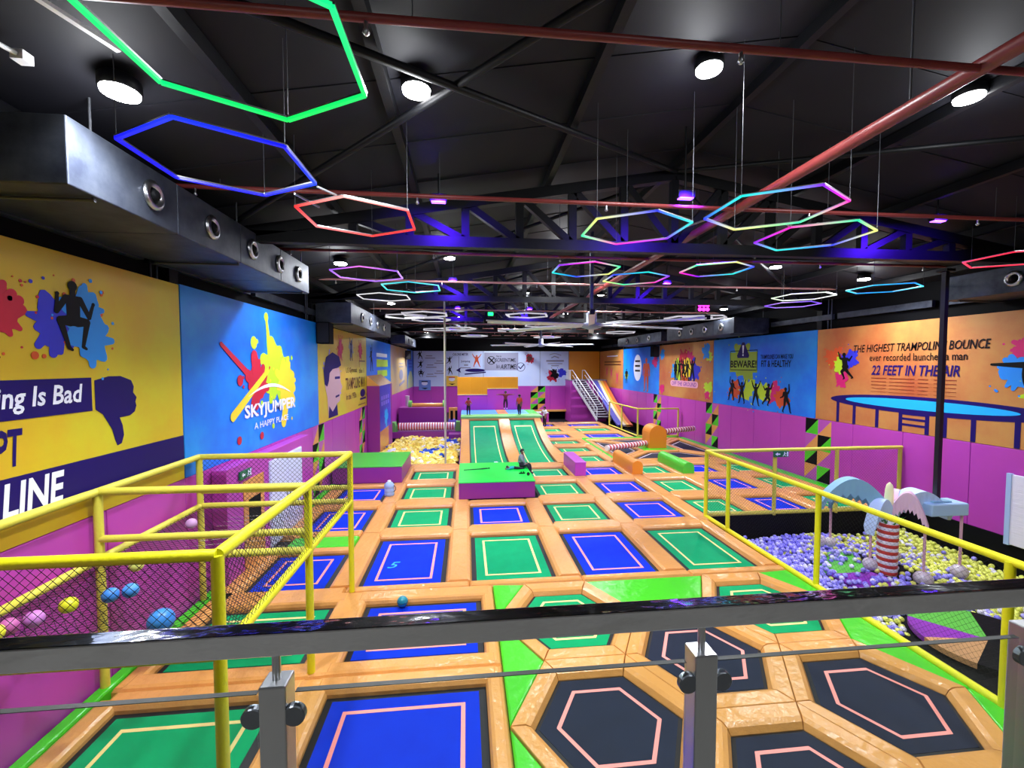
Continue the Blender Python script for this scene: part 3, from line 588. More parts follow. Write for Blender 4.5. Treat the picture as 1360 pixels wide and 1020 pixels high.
for ci, c in enumerate(order):
    x0, x1 = COLS[c]
    for r, colr in enumerate(LAYOUT[c]):
        if not colr: continue
        y0, y1 = ROWS[r]
        if c in 'GHF' and r == 1: y0 = 12.45
        t = bed(R(x0, x1, y0, y1), colr, '%s rectangular trampoline, %s, %s' % (colr, COLN[c], ROWN[r]))
        yn = ROWS[r + 1][0] if r < 3 else 19.85
        if c == 'B' and r == 1: yn = 14.5
        if c == 'A' and r == 3: yn = 19.85
        pad(oct_pad(x0 - 0.13, x1 + 0.13, y1, yn), t, zt=0.012)                       # pad across, behind the bed
        nx = COLS[order[ci + 1]][0] if ci < len(order) - 1 else 13.2
        if c == 'E' and r == 0: nx = 7.06
        if c == 'B' and r >= 2: continue
        yA = y0 - (0.0 if r == 0 else 0.35); yB = (yn + y1) / 2 + 0.0 if r < 3 else yn
        if r == 0: yB = (ROWS[0][1] + ROWS[1][0]) / 2
        elif r < 3: yA = (ROWS[r - 1][1] + ROWS[r][0]) / 2 if r != 1 or c not in 'FGH' else 12.3
        else: yA = (ROWS[2][1] + ROWS[3][0]) / 2
        if c == 'B' and r == 1: yB = 14.5
        pad(R(x1, nx, yA, yB), t, b=[.012, .1, .012, .1])
        if c == 'A': pad(R(-2.83 if r < 3 else -2.6, x0, yA, yB), t, b=[.012, .1, .012, .1])
        if c in 'FGH' and r == 1: pad(R(x0, x1, 12.3, y0), t, zt=0.012)
        if c == 'F' and r >= 1 and r < 4: pass
# long pad in front of the first row, and turf pieces
FRP = thing('boundary_pad', 'long orange vinyl pad between the hexagons and the first full row', 'pad', (2.4, 8.9, -0.16))
for (a, b) in ((-2.45, 0.05), (0.05, 2.45), (2.45, 4.85), (4.85, 7.06)): pad(R(a, b, 8.81, 9.05), FRP)
for i in range(3):
    pass
# left column beside the wall
ZR = [(9.05, 10.82), (12.2, 14.1), (14.83, 16.55)]
ZL = ['blue rectangular trampoline beside the left wall, nearest of three, behind the cage', 'blue rectangular trampoline beside the left wall, middle of three', 'blue rectangular trampoline beside the left wall in front of the green-topped block']
for i, (y0, y1) in enumerate(ZR):
    x0, x1 = COLS['Z']; t = bed(R(x0, x1, y0, y1), 'blue', ZL[i])
    if i == 0: pad(R(x0, x1, 10.82, 11.1), t); pad(R(x0, x1, 11.8, 12.2), t)
    else: pad(oct_pad(x0 - 0.1, x1 + 0.1, y1, 14.83 if i == 1 else 16.95), t, zt=0.012)
    pad(R(-4.95, x0, y0 - 0.3, y1 + 0.3), t, b=[.012, .1, .012, .1])
    pad(R(x0, x1, y0 - 0.001, y0), t) if False else None
pad_mb(R(-4.5, -2.83, 11.1, 11.8), -0.01).build('infill_pad', LIME, fl)
pad_mb(R(-5.14, -4.95, 2.0, 17.0), 0.0, 0.03).build('infill_pad', LIME, fl)
pad_mb(R(13.2, 13.58, 12.3, 26.0), 0.0, 0.03).build('infill_pad', LIME, fl)
# front rectangles
LEFTN = [((-4.63, -2.5), (3.7, 6.08), 'green', 'green rectangular trampoline in the near left corner below the cage', ), ((-4.63, -2.47), (6.75, 8.42), 'green', 'green rectangular trampoline beside the left wall, behind the near corner one'),
         ((-1.93, 0.26), (3.7, 6.08), 'blue', 'blue rectangular trampoline nearest the balcony glass'), ((-1.91, 0.27), (6.72, 8.38), 'blue', 'blue rectangular trampoline with a teal ball on its far edge')]
for (xs, ys, colr, lab) in LEFTN:
    t = bed(R(xs[0], xs[1], ys[0], ys[1]), colr, lab)
    y2 = 6.4 if ys[1] < 7 else 8.81
    pad(R(xs[0] - 0.2, xs[1] + 0.2, ys[1], y2), t, zt=0.01)
    if ys[1] > 7: pad(R(xs[0] - 0.2, xs[1] + 0.2, 6.4, ys[0]), t, zt=0.01)
    if xs[0] < -3: pad(R(-4.95, xs[0], ys[0] - 0.3, ys[1] + 0.2), t)
    else: pad(R(xs[0] - 0.56 + (0.01 if ys[1] < 7 else -0.02), xs[0], ys[0] - 0.3 if ys[0] < 5 else 6.4, 6.4 if ys[1] < 7 else 8.81), t); pad(R(xs[1], 0.525, ys[0] - 0.3 if ys[0] < 5 else 6.4, 6.4 if ys[1] < 7 else 8.81), t)
pad(R(-4.95, -2.45, 8.6, 9.05), FRP)
# hexagons
def hexo(cx, cy): return [(cx + 1.2825 * cos(pi / 3 * k), cy + 1.168 * sin(pi / 3 * k) / sin(pi / 3)) for k in range(6)]
def hexp(cx, cy, r): return [(cx + r * cos(pi / 3 * k), cy + r * sin(pi / 3 * k)) for k in range(6)]
HEX = [(1.81, 7.572, 'green', 'green hexagonal trampoline, back row, left of two'), (1.81, 5.236, 'black', 'black hexagonal trampoline at the left of the front group'),
       (3.735, 6.404, 'black', 'black hexagonal trampoline in the centre of the group, behind the glass post'), (5.66, 5.236, 'black', 'black hexagonal trampoline at the right, beside the ball pit fence'),
       (3.735, 4.068, 'black', 'black hexagonal trampoline nearest the balcony, cut by the frame edge'), (5.66, 7.572, 'green', 'green hexagonal trampoline, back row, right of two'),
       ]
for (cx, cy, colr, lab) in HEX:
    t = bed(hexp(cx, cy, 0.975), colr, lab, 'hexagonal jump beds', 0.245, 0.05, 0.05)
    ro = hexo(cx, cy); ri = hexp(cx, cy, 0.975)
    for k in range(6): pad([ri[k], ro[k], ro[(k + 1) % 6], ri[(k + 1) % 6]], t, b=[.008, .008, .008, .1])
h3 = 1.343 * sqrt(3) / 2
def H(i, k): c = HEX[i]; return hexo(c[0], c[1])[k]
TURF = [[(0.525, 8.8), H(0, 3), H(0, 2)], [(0.525, 7.57), (0.525, 5.24), H(0, 4)], [(0.525, 5.24), (0.525, 2.95), H(1, 4)],
        [H(0, 1), H(0, 0), H(2, 2), H(2, 1), H(5, 3), H(5, 2)], [H(5, 1), (7.03, 8.8), (7.03, 7.57), H(5, 0)], [H(5, 0), (7.03, 7.57), (7.03, 5.24), H(3, 0), H(3, 1)], [H(3, 0), (7.03, 5.24), (7.03, 2.95), H(3, 5)]]
for poly in TURF: pad_mb(poly, -0.012, 0.03).build('infill_pad', LIME, fl)
# rows towards the back on the right
DR = [(19.85, 21.4, 'green'), (22.2, 23.55, 'green'), (24.5, 25.8, 'green'), (26.6, 28.2, 'blue'), (29.1, 30.8, 'green'), (31.7, 33.2, 'blue')]
for i, (y0, y1, colr) in enumerate(DR):
    t = bed(R(4.95, 6.65, y0, y1), colr, '%s rectangular trampoline right of the curved ramps, %s of that far column' % (colr, ORD1[i]))
    yn = DR[i + 1][0] if i < 5 else 33.9
    pad(oct_pad(4.85, 6.75, y1, yn), t, zt=0.012); pad(R(6.65, 7.1 if i < 3 else 7.68, y0 - 0.35, (y1 + yn) / 2 if i < 5 else yn), t); pad(R(4.6, 4.95, y0 - 0.35, (y1 + yn) / 2 if i < 5 else yn), t)
ER = [(26.6, 28.2, 'blue'), (29.1, 30.8, 'green'), (31.6, 33.1, 'blue')]
for i, (y0, y1, colr) in enumerate(ER):
    t = bed(R(7.7, 10.15, y0, y1), colr, '%s rectangular trampoline left of the far yellow fence, %s of three' % (colr, ['nearest', 'middle', 'farthest'][i]))
    yn = ER[i + 1][0] if i < 2 else 33.9
    pad(oct_pad(7.6, 10.25, y1, yn), t, zt=0.012); pad(R(10.15, 10.58, y0 - 0.4, (y1 + yn) / 2 if i < 2 else yn), t)
pad_mb(R(7.1, 13.2, 26.02, 26.3), 0.02, 0.05).build('infill_pad', LIME, fl); pad_mb(R(7.0, 7.2, 19.9, 26.0), 0.01, 0.04).build('infill_pad', LIME, fl)
# wipe-out arena: four black trapezoid beds around the hub
hx, hy = 10.35, 23.1
cor = [(7.2, 19.95), (13.2, 19.95), (13.2, 26.0), (7.2, 26.0)]; inn = [(hx - 0.95, hy - 0.95), (hx + 0.95, hy - 0.95), (hx + 0.95, hy + 0.95), (hx - 0.95, hy + 0.95)]
names = ['in front of the orange sweeper hub', 'right of the orange sweeper hub', 'behind the orange sweeper hub', 'left of the orange sweeper hub']
for k in range(4):
    q4 = ccw([cor[k], cor[(k + 1) % 4], inn[(k + 1) % 4], inn[k]]); ip = inset(q4, 0.28)
    t = bed(ip, 'black', 'black trapezoid trampoline ' + names[k], 'sweeper arena beds', 0.16, 0.05, 0.05, tm=TAPE_WHT)
    p = q4; n = 4
    for e in range(4): pad([p[e], p[(e + 1) % 4], ip[(e + 1) % 4], ip[e]], t, b=0.05)
pad_mb(inn, 0.0, 0.08).build('infill_pad', LIME, fl)

# ---------------------------------------------------------------- sweeper
t = thing('sweeper', 'orange round-topped sweeper hub with two red and white striped foam arms', 'sweeper', (hx, hy, 0))
n = 14; prof = [(hx - 0.48, 0.0), (hx + 0.48, 0.0), (hx + 0.48, 0.75)] + [(hx + 0.48 * cos(pi * i / n), 0.75 + 0.48 * sin(pi * i / n)) for i in range(1, n)] + [(hx - 0.48, 0.75)]
mb = MB(); N = len(prof)
mb.add([(x, hy - 0.5, z) for x, z in prof] + [(x, hy + 0.5, z) for x, z in prof], [tuple(range(N)), tuple(reversed(range(N, 2 * N)))] + [(i, N + i, N + (i + 1) % N, (i + 1) % N) for i in range(N)])
mb.build('hub', mat('orange_hub_vinyl', '#e08a1e', 0.4, bump=0.1, bscale=4), t)
SWR = mat('red_stripe_foam', '#c23a46', 0.4); SWW = mat('white_stripe_foam', '#f0e4e2', 0.4)
def striped(p0, p1, r, k, parent, name='sweeper_arm', slant=0.0):
    p0 = Vector(p0); p1 = Vector(p1); d = p1 - p0; mb = MB()
    for i in range(k):
        a = p0 + d * (i / k); b = p0 + d * ((i + 1) / k)
        mb.tube([a, b], r, 14, i % 2, cap=(i in (0, k - 1)))
    return mb.build(name, [SWR, SWW], parent)
striped((hx - 0.45, hy - 0.1, 0.22), (7.15, 21.6, 0.25), 0.15, 28, t); striped((hx + 0.45, hy + 0.1, 0.8), (13.25, 24.2, 0.8), 0.15, 26, t)

# ---------------------------------------------------------------- big foam pieces
def block(x0, x1, y0, y1, z0, z1, m_top, m_side, name, label, cat):
    t = thing(name, label, cat, ((x0 + x1) / 2, (y0 + y1) / 2, z0))
    MB().bbox(x0, x1, y0, y1, z0, z1 - 0.035, 0.015).build('body', m_side, t)
    MB().bbox(x0 - 0.012, x1 + 0.012, y0 - 0.012, y1 + 0.012, z1 - 0.035, z1, 0.012).build('top_mat', m_top, t); return t
GREENTOP = mat('bright_green_vinyl', '#14e04a', 0.28, bump=0.15, bscale=4)
block(-0.26, 2.32, 14.56, 17.45, 0.0, 0.58, GREENTOP, PURPLE2, 'foam_platform', 'purple foam platform with bright green top in front of the ramps', 'platform')
block(-5.05, -2.47, 16.95, 19.75, 0.0, 0.64, mat('mid_green_vinyl', '#46b83a', 0.35, bump=0.1, bscale=4), PURPLE2, 'foam_platform', 'purple block with green top beside the left wall and foam pit', 'platform')
block(4.39, 4.84, 17.2, 19.35, 0.0, 0.56, PURPLE, PURPLE, 'foam_beam', 'square purple foam beam lying between the trampolines', 'beam')
def half_round(x0, x1, y0, y1, h, m, label):
    t = thing('foam_roll', label, 'foam roll', ((x0 + x1) / 2, (y0 + y1) / 2, 0)); xc = (x0 + x1) / 2; r = (x1 - x0) / 2; n = 12
    prof = [(x0, 0), (x1, 0)] + [(xc + r * cos(pi * i / n), h - r + r * sin(pi * i / n)) for i in range(n + 1)]; N = len(prof)
    MB().add([(x, y0 + 0.01, z) for x, z in prof] + [(x, y1 - 0.01, z) for x, z in prof], [(i, (i + 1) % N, N + (i + 1) % N, N + i) for i in range(N)], 0, False).build('cover', m, t)
    MB().add([(x, y0, z) for x, z in prof] + [(x, y0 + 0.01, z) for x, z in prof], [tuple(range(N))] + [(i, (i + 1) % N, N + (i + 1) % N, N + i) for i in range(N)]).build('end_cap', m, t)
    MB().add([(x, y1, z) for x, z in prof] + [(x, y1 - 0.01, z) for x, z in prof], [tuple(reversed(range(N)))]).build('end_cap', m, t)
half_round(6.8, 7.25, 17.22, 19.65, 0.56, mat('amber_vinyl', '#ee9426', 0.35, bump=0.1, bscale=5), 'orange round-topped foam roll lying between trampolines')
half_round(8.97, 9.45, 17.15, 19.6, 0.46, mat('grass_green_vinyl', '#4cc42e', 0.3, bump=0.1, bscale=5), 'green round-topped foam roll lying in front of the sweeper arena')

# ---------------------------------------------------------------- curved ramps and the deck behind
def rz(y): s_ = max(0.0, (y - 19.6) / 7.4); return 1.22 * s_ ** 2.3
YS = [19.6 + 7.22 * i / 18 for i in range(19)]
def ramp_strip(x0, x1, dz0, th, ys=YS):
    vs = []; k = len(ys)
    for y in ys: vs += [(x0, y, rz(y) + dz0), (x1, y, rz(y) + dz0), (x0, y, rz(y) + dz0 - th), (x1, y, rz(y) + dz0 - th)]
    fs = []
    for i in range(k - 1):
        a = 4 * i; b = a + 4; fs += [(a, a + 1, b + 1, b), (a, b, b + 2, a + 2), (a + 1, a + 3, b + 3, b + 1)]
    fs += [(0, 2, 3, 1), (4 * k - 4, 4 * k - 3, 4 * k - 1, 4 * k - 2)]
    return MB().add(vs, fs, 0, False)
for (x0, x1, lab) in ((0.16, 1.98, 'left green curved ramp rising behind the green platform'), (2.62, 4.2, 'right green curved ramp behind the seated child')):
    t = thing('curved_ramp', lab, 'ramp', ((x0 + x1) / 2, 23, 0), 'curved wall-run ramps')
    ramp_strip(x0, x1, -0.07, 0.05).build('ramp_bed', GREEN, t)
    for a in (x0, x1 - 0.07): ramp_strip(a, a + 0.07, -0.066, 0.01).build('spring_border', SPRING, t)
    for a in (x0 + 0.26, x1 - 0.31): ramp_strip(a, a + 0.05, -0.064, 0.004, YS[:17]).build('tape_line', TAPE_YEL, t)
    ramp_strip(x0 + 0.26, x1 - 0.26, -0.064, 0.004, [YS[16], YS[16] + 0.12]).build('tape_line', TAPE_YEL, t)
    if x0 < 1: ramp_strip(-0.3, x0, 0.03, 0.14).build('side_pad', ORANGE, t); ramp_strip(x1, x1 + 0.64, 0.03, 0.14).build('side_pad', ORANGE, t)
    else: ramp_strip(x1, x1 + 0.4, 0.03, 0.14).build('side_pad', ORANGE, t)
    pad(R(x0 - 0.1, x1 + 0.1, 19.2, 19.62), t)
struct(MB().box(-0.3, 4.6, 26.9, 27.0, -0.16, 1.2), 'trim_7', CONC)
t = thing('raised_deck', 'raised deck with green front edge and blue beds behind the curved ramps', 'deck', (2.2, 29, 0))
MB().bbox(-0.32, 4.73, 26.98, 31.0, 0.0, 1.2, 0.02).build('deck_body', PURPLE2, t)
MB().bbox(-0.34, 4.75, 26.9, 28.2, 1.2, 1.34, 0.03).build('front_mat', mat('soft_green_vinyl', '#7fcf6a', 0.4, bump=0.1, bscale=4), t)
MB().bbox(-0.34, 4.6, 26.86, 27.1, 1.08, 1.22, 0.03).build('lip_pad', ORANGE, t)
for a, b, m in ((-0.34, 2.05, mat('sky_blue_bed', '#4d8fe8', 0.5)), (2.05, 2.75, ORANGE), (2.75, 4.1, MATS['sky_blue_bed']), (4.1, 4.75, LIME)): MB().bbox(a, b, 28.2, 30.95, 1.2, 1.33, 0.02).build('deck_pad', m, t)
t = thing('jump_wall', 'stepped purple jump wall with amber boards above the raised deck', 'wall', (1.5, 31.2, 1.2))
for a, b, zt in ((-0.62, 0.25, 2.42), (0.25, 1.5, 2.42), (1.5, 2.6, 2.85), (2.6, 3.7, 2.85)):
    MB().bbox(a, b, 31.02, 31.35, 0.0, zt, 0.015).build('purple_pad', PURPLE, t)
for a, b, z0 in ((-0.62, 0.3, 2.42), (0.3, 1.1, 2.42), (1.1, 1.5, 2.42), (1.5, 2.6, 2.85), (2.6, 3.7, 2.85)):
    MB().bbox(a, b, 31.06, 31.35, z0, 3.66, 0.012).build('amber_board', MATS['amber_panel'], t)
MB().box(-0.62, 1.5, 31.0, 31.04, 2.39, 2.44).build('edge_trim', TAPE_YEL, t); MB().box(1.5, 3.7, 31.0, 31.04, 2.82, 2.87).build('edge_trim', TAPE_YEL, t)
block(5.35, 6.5, 33.95, 34.9, 0.0, 0.75, WHITE, PURPLE, 'foam_platform', 'small purple cube with a white top behind the far trampolines', 'platform')

# ---------------------------------------------------------------- foam pit on the left
PITF = MB().box(-0.34, -0.27, 19.9, 28.3, -1, 0.0); PITF.build('pit_lining', PURPLE2, fl)
MB().bbox(-2.9, -0.4, 19.55, 19.95, -0.1, 0.03, 0.03).build('pit_edge_pad', ORANGE, fl)
cubes = []
q = random.Random(21)
def fsurf(x, y): return -0.32 + 0.22 * math.exp(-((x + 2.4) ** 2) / 6 - ((y - 24.5) ** 2) / 14) + 0.05 * sin(x * 2.3 + y)
y = 20.1
while y < 28.1:
    x = -5.0 if y < 23.1 else -4.28
    while x < -0.42:
        cubes.append((x + q.uniform(-.08, .08), y + q.uniform(-.08, .08), fsurf(x, y) + q.uniform(-.05, .12))); x += 0.2
    y += 0.21
cubes.sort(key=lambda c: c[1])
FOAM = [mat('pale_yellow_foam', '#f2dc5c', 0.8, bump=0.2, bscale=40), mat('cream_foam', '#f6e88c', 0.8), mat('golden_foam', '#e8c044', 0.8), mat('blue_foam', '#2456c0', 0.8), mat('white_foam', '#eef0fa', 0.8)]
def fcol(c):
    for (bx, by, r) in ((-2.15, 23.0, .34), (-1.75, 23.4, .3), (-1.3, 24.0, .3), (-1.0, 26.8, .45), (-0.75, 25.9, .3), (-4.3, 24.6, .25), (-2.6, 21.5, .16), (-1.3, 22.3, .18), (-2.5, 22.2, .14)):
        if (c[0] - bx) ** 2 + (c[1] - by) ** 2 < r * r: return 3 if q.random() < .75 else 4
    return q.choices((0, 1, 2, 4), (60, 25, 9, 6))[0]
def cube_mb(s, mi=0):
    bm = bmesh.new(); bmesh.ops.create_cube(bm, size=s); return bm
cmesh = []
for k, m in enumerate(FOAM): cmesh.append(MB().box(-.1, .1, -.1, .1, -.1, .1).mesh('foam_cube', m))
CN = ['pale yellow', 'cream', 'golden yellow', 'blue', 'white']
rest = MB()
for i, c in enumerate(cubes):
    k = fcol(c); e = (q.uniform(0, 3), q.uniform(0, 3), q.uniform(0, 3))
    if i < 300:
        o = bpy.data.objects.new('foam_cube', cmesh[k]); COL.objects.link(o); o.location = c; o.rotation_euler = e
        tag(o, '%s foam cube lying in the near part of the foam pit' % CN[k], 'foam cube', 'foam pit cubes')
    else:
        M = Matrix.Translation(c) @ __import__('mathutils').Euler(e).to_matrix().to_4x4()
        vs = [M @ Vector((sx * .1, sy * .1, sz * .1)) for sz in (-1, 1) for sy in (-1, 1) for sx in (-1, 1)]
        rest.add(vs, [(0, 2, 3, 1), (4, 5, 7, 6), (0, 1, 5, 4), (2, 6, 7, 3), (0, 4, 6, 2), (1, 3, 7, 5)], k)
o = rest.build('foam_cubes', FOAM, None, (0, 0, 0)); tag(o, 'heap of yellow foam cubes filling the far part of the pit', 'foam cubes', None, 'stuff')
t = thing('roller_beam', 'red and white striped roller beam between two green ends behind the foam pit', 'roller', (-2.6, 28.6, 0))
striped((-4.35, 28.6, 0.55), (-0.75, 28.6, 0.55), 0.24, 44, t, 'roller')
for a, b in ((-4.95, -4.35), (-0.75, -0.32)): MB().add([(a, 28.3, 0), (b, 28.3, 0), (b, 28.9, 0), (a, 28.9, 0), ((a + b) / 2 - .12, 28.3, .85), ((a + b) / 2 + .12, 28.3, .85), ((a + b) / 2 + .12, 28.9, .85), ((a + b) / 2 - .12, 28.9, .85)], [(0, 1, 5, 4), (1, 2, 6, 5), (2, 3, 7, 6), (3, 0, 4, 7), (4, 5, 6, 7), (3, 2, 1, 0)]).build('end_block', mat('sage_green_vinyl', '#6fbf5a', 0.4), t)
MB().bbox(-5.0, -0.32, 28.28, 29.0, -0.16, 0.24, 0.02).build('base_pad', PURPLE2, t)
MB().bbox(-1.1, -0.34, 27.3, 28.25, -0.5, 0.2, 0.02).build('corner_pad', PURPLE2, t)
t = thing('high_beam', 'purple box beam with orange roll and green ends on its top, left rear', 'beam', (-3.1, 33.3, 0))
MB().bbox(-5.0, -1.5, 33.0, 34.4, -0.16, 1.35, 0.02).build('body', PURPLE2, t)
MB().tube([(-4.1, 33.6, 1.47), (-1.7, 33.6, 1.47)], 0.16, 14).build('roll', ORANGE, t)
for a in (-4.2, -1.65): MB().lathe([(0.0, -0.12), (.34, -0.12), (.34, .12), (0, .12)], (a, 33.6, 1.5), 16, 0, 'x', False).build('end_disc', MATS['sage_green_vinyl'], t)
t = thing('step_rack', 'low stand with dark steps and a violet mat right of the high beam', 'stand', (-0.9, 33.5, 0))
MB().bbox(-1.35, -0.38, 33.0, 34.2, -0.16, 0.35, 0.02).build('violet_mat', mat('violet_vinyl', '#6a58c8', 0.4), t)
for a in (-1.2, -0.85): MB().box(a, a + .2, 33.3, 33.5, .35, 1.05).build('dark_step', BLACK, t)
MB().bbox(-1.35, -0.36, 34.2, 34.5, -0.16, 1.2, 0.02).build('back_pad', ORANGE, t)
t = thing('white_post', 'short white padded post at the left rear corner', 'post', (-4.5, 35, 0)); MB().tube([(-4.62, 35, -0.16), (-4.62, 35, 2.1)], 0.16, 12).build('post_sleeve', WHITE, t)
MB().lathe([(.0, 0), (.34, 0), (.3, .06), (0, .08)], (-4.62, 35, -0.16), 14).build('post_base', BLACK, t)
# climbing tower
t = thing('climbing_tower', 'tall purple padded tower with blue printed side and sloped orange top by the foam pit', 'tower', (-4.8, 25, 0))
x0, x1, y0, y1 = -5.14, -4.5, 23.35, 27.2
MB().bbox(x0, x1, y0, y1, -0.9, 3.42, 0.015).build('body', PURPLE2, t)
MB().add([(x0, y0, 3.42), (x1, y0, 3.42), (x0, y0, 3.95), (x0, y1, 3.42), (x1, y1, 3.42), (x0, y1, 3.95)], [(0, 1, 2), (5, 4, 3), (1, 4, 5, 2), (0, 2, 5, 3)]).build('sloped_top', ORANGE, t)
FT = Face('left', x1)
decal(FT, [rect(y0 + 0.03, y1 - 0.6, 1.0, 3.4)], mat('violet_poster', '#3a32c8', 0.4, col2='#2f58e0', scale=1.2), 'side_print', t, 1); decal(FT, [rect(y0 + 0.03, y1 - 1.3, -0.1, 1.0)], ORANGE, 'side_print', t, 1)
decal(FT, [rect(y0 + 0.4 + 0.62 * k, y0 + 0.85 + 0.62 * k, z, z + 0.22) for z in (2.62, 2.32) for k in range(4)], PLAV, 'lettering_print', t, 2)
decal(FT, splat(25.2, 1.6, 0.6, 201, 10, 6), PCYAN, 'paint_splat', t, 2)
t = thing('support_post', 'thin pale support post standing at the back of the foam pit', 'post', (-0.8, 22, 0)); MB().tube([(-0.98, 20.6, -1), (-0.98, 20.6, 7.6)], 0.05, 10).build('pole', mat('pale_steel', '#b8b4a0', 0.4), t); MB().box(-1.1, -0.86, 20.48, 20.72, -1, -0.9).build('foot_plate', STEEL, t)

# ---------------------------------------------------------------- ball pit on the right
q = random.Random(5); balls = []
dx, dy = 10.30, 9.55; d2 = (8.75, 6.75)
y = 3.4; row = 0
while y < 12.12:
    x = 7.28 + (0.06 if row % 2 else 0)
    while x < 13.5:
        bx = x + q.uniform(-.02, .02); by = y + q.uniform(-.02, .02)
        ok = True
        if by < 7.35 - max(0, bx - 9.2) * 0.5: ok = False
        if (bx - 9.65) ** 2 + (by - 6.95) ** 2 < 1.18 ** 2: ok = False
        if (bx - 9.55) ** 2 + (by - 9.75) ** 2 < 0.3 and q.random() < 0.6: ok = False
        if abs(bx - 10.95 - (9.2 - by) * 0.3) < 0.22 and 8.2 < by < 9.6: ok = False
        if (bx - dx) ** 2 + (by - dy) ** 2 < 0.24 ** 2: ok = False
        on = ((bx - 9.95) ** 2 + (by - 9.65) ** 2 < 1.21 ** 2)
        if on and q.random() < 0.62: ok = False
        if ok: balls.append((bx, by, -0.56 if on else -0.7 + q.uniform(-.03, .05) + 0.06 * sin(bx * 1.7) * cos(by * 1.3)))
        x += 0.118
    y += 0.104; row += 1
for _ in range(260):
    a = (q.uniform(7.4, 13.4), q.uniform(7.6, 12.0)); 
    if not ((a[0] - 9.65) ** 2 + (a[1] - 6.95) ** 2 < 1.25 ** 2): balls.append((a[0], a[1], -0.62 + q.uniform(0, .03)))
PBALL = [mat('lavender_plastic', '#a8a2f6', 0.3), mat('violet_plastic', '#8880e8', 0.3), mat('lemon_plastic', '#e4ea6a', 0.3), mat('pearl_plastic', '#e2e0f4', 0.3)]
PN = ['lavender', 'violet', 'lemon yellow', 'pearl white']
def bcol(b):
    f = 1 / (1 + math.exp(-(b[0] - 10.9 + 0.35 * sin(b[1] * 1.1)) * 1.7))
    if b[1] < 9: f = max(f, 0.38)
    r = q.random()
    if r < 0.14: return 3
    if q.random() < f: return 2
    return 0 if q.random() < 0.6 else 1
balls.sort(key=lambda b: b[0] ** 2 + b[1] ** 2 + 30 * max(0, (b[0] / b[1]) - 1.33) * 10)
def ico(r, sub):
    bm = bmesh.new(); bmesh.ops.create_icosphere(bm, subdivisions=sub, radius=r); bm.verts.ensure_lookup_table(); bm.verts.index_update()
    v = [tuple(p.co) for p in bm.verts]; f = [[p.index for p in k.verts] for k in bm.faces]; bm.free(); return v, f
v2, f2 = ico(0.058, 2); bm_ = [MB().add(v2, f2, 0, True).mesh('pit_ball', m) for m in PBALL]
restb = MB()
for i, b in enumerate(balls):
    k = bcol(b)
    if i < 300:
        o = bpy.data.objects.new('pit_ball', bm_[k]); COL.objects.link(o); o.location = b; tag(o, '%s plastic ball in the near part of the ball pit' % PN[k], 'ball', 'ball pit balls')
    else: restb.add([(p[0] + b[0], p[1] + b[1], p[2] + b[2]) for p in v2], f2, k, True)
o = restb.build('pit_balls', PBALL, None, (0, 0, 0)); tag(o, 'mass of lavender and yellow balls filling the ball pit', 'balls', None, 'stuff')
MB().box(7.2, 13.58, 1.0, 12.2, -0.8, -0.74).build('pit_floor_mat', BLACK, fl)
# palm tree carousel
t = thing('palm_carousel', 'foam palm tree carousel with striped trunk and hanging balls in the ball pit', 'carousel', (dx, dy, -0.8))
TR = [mat('brick_red_wrap', '#c0392f', 0.45), mat('white_wrap', '#e6e2e6', 0.45)]
mb = MB()
for i in range(17): mb.lathe([(0.205, -0.78 + 0.0835 * i), (0.215, -0.78 + 0.0835 * (i + .5)), (0.205, -0.78 + 0.0835 * (i + 1))], (dx, dy, 0), 20, i % 2)
mb.build('trunk', TR, t)
mb = MB(); gq = random.Random(3)
for i in range(36):
    a = gq.uniform(0, 6.28); r0 = gq.uniform(.05, .2); L = gq.uniform(.12, .24)
    b = Vector((dx + r0 * cos(a), dy + r0 * sin(a), 0.66)); e = b + Vector((cos(a) * L * .8, sin(a) * L * .8, L * 0.8)); s_ = Vector((-sin(a), cos(a), 0)) * .035
    mb.add([b - s_, b + s_, e, b + Vector((0, 0, -.03))], [(0, 1, 2), (1, 3, 2), (3, 0, 2), (0, 3, 1)])
mb.build('grass_tuft', mat('leaf_green_foam', '#2f8f2a', 0.6), t)
MB().lathe([(0.2, 0.6), (0.2, 0.72), (0.1, 0.95), (0.075, 1.0)], (dx, dy, 0), 16).build('hub', WHITE, t)
MB().lathe([(0.085, 0.98), (0.09, 1.1), (0.085, 1.45), (0.06, 1.58), (0.01, 1.64)], (dx, dy, 0), 14).build('finial', mat('cream_foam_spike', '#f1eeae', 0.5), t)
PB = mat('powder_blue_foam', '#a9cfe6', 0.5, bump=0.1, bscale=6); PK = mat('pale_pink_foam', '#e6c0cf', 0.5, bump=0.1, bscale=6); SK = mat('slate_blue_foam', '#86b6c6', 0.5, bump=0.1, bscale=6); CB = mat('cloud_blue_foam', '#c3dcf2', 0.5, bump=0.1, bscale=6)
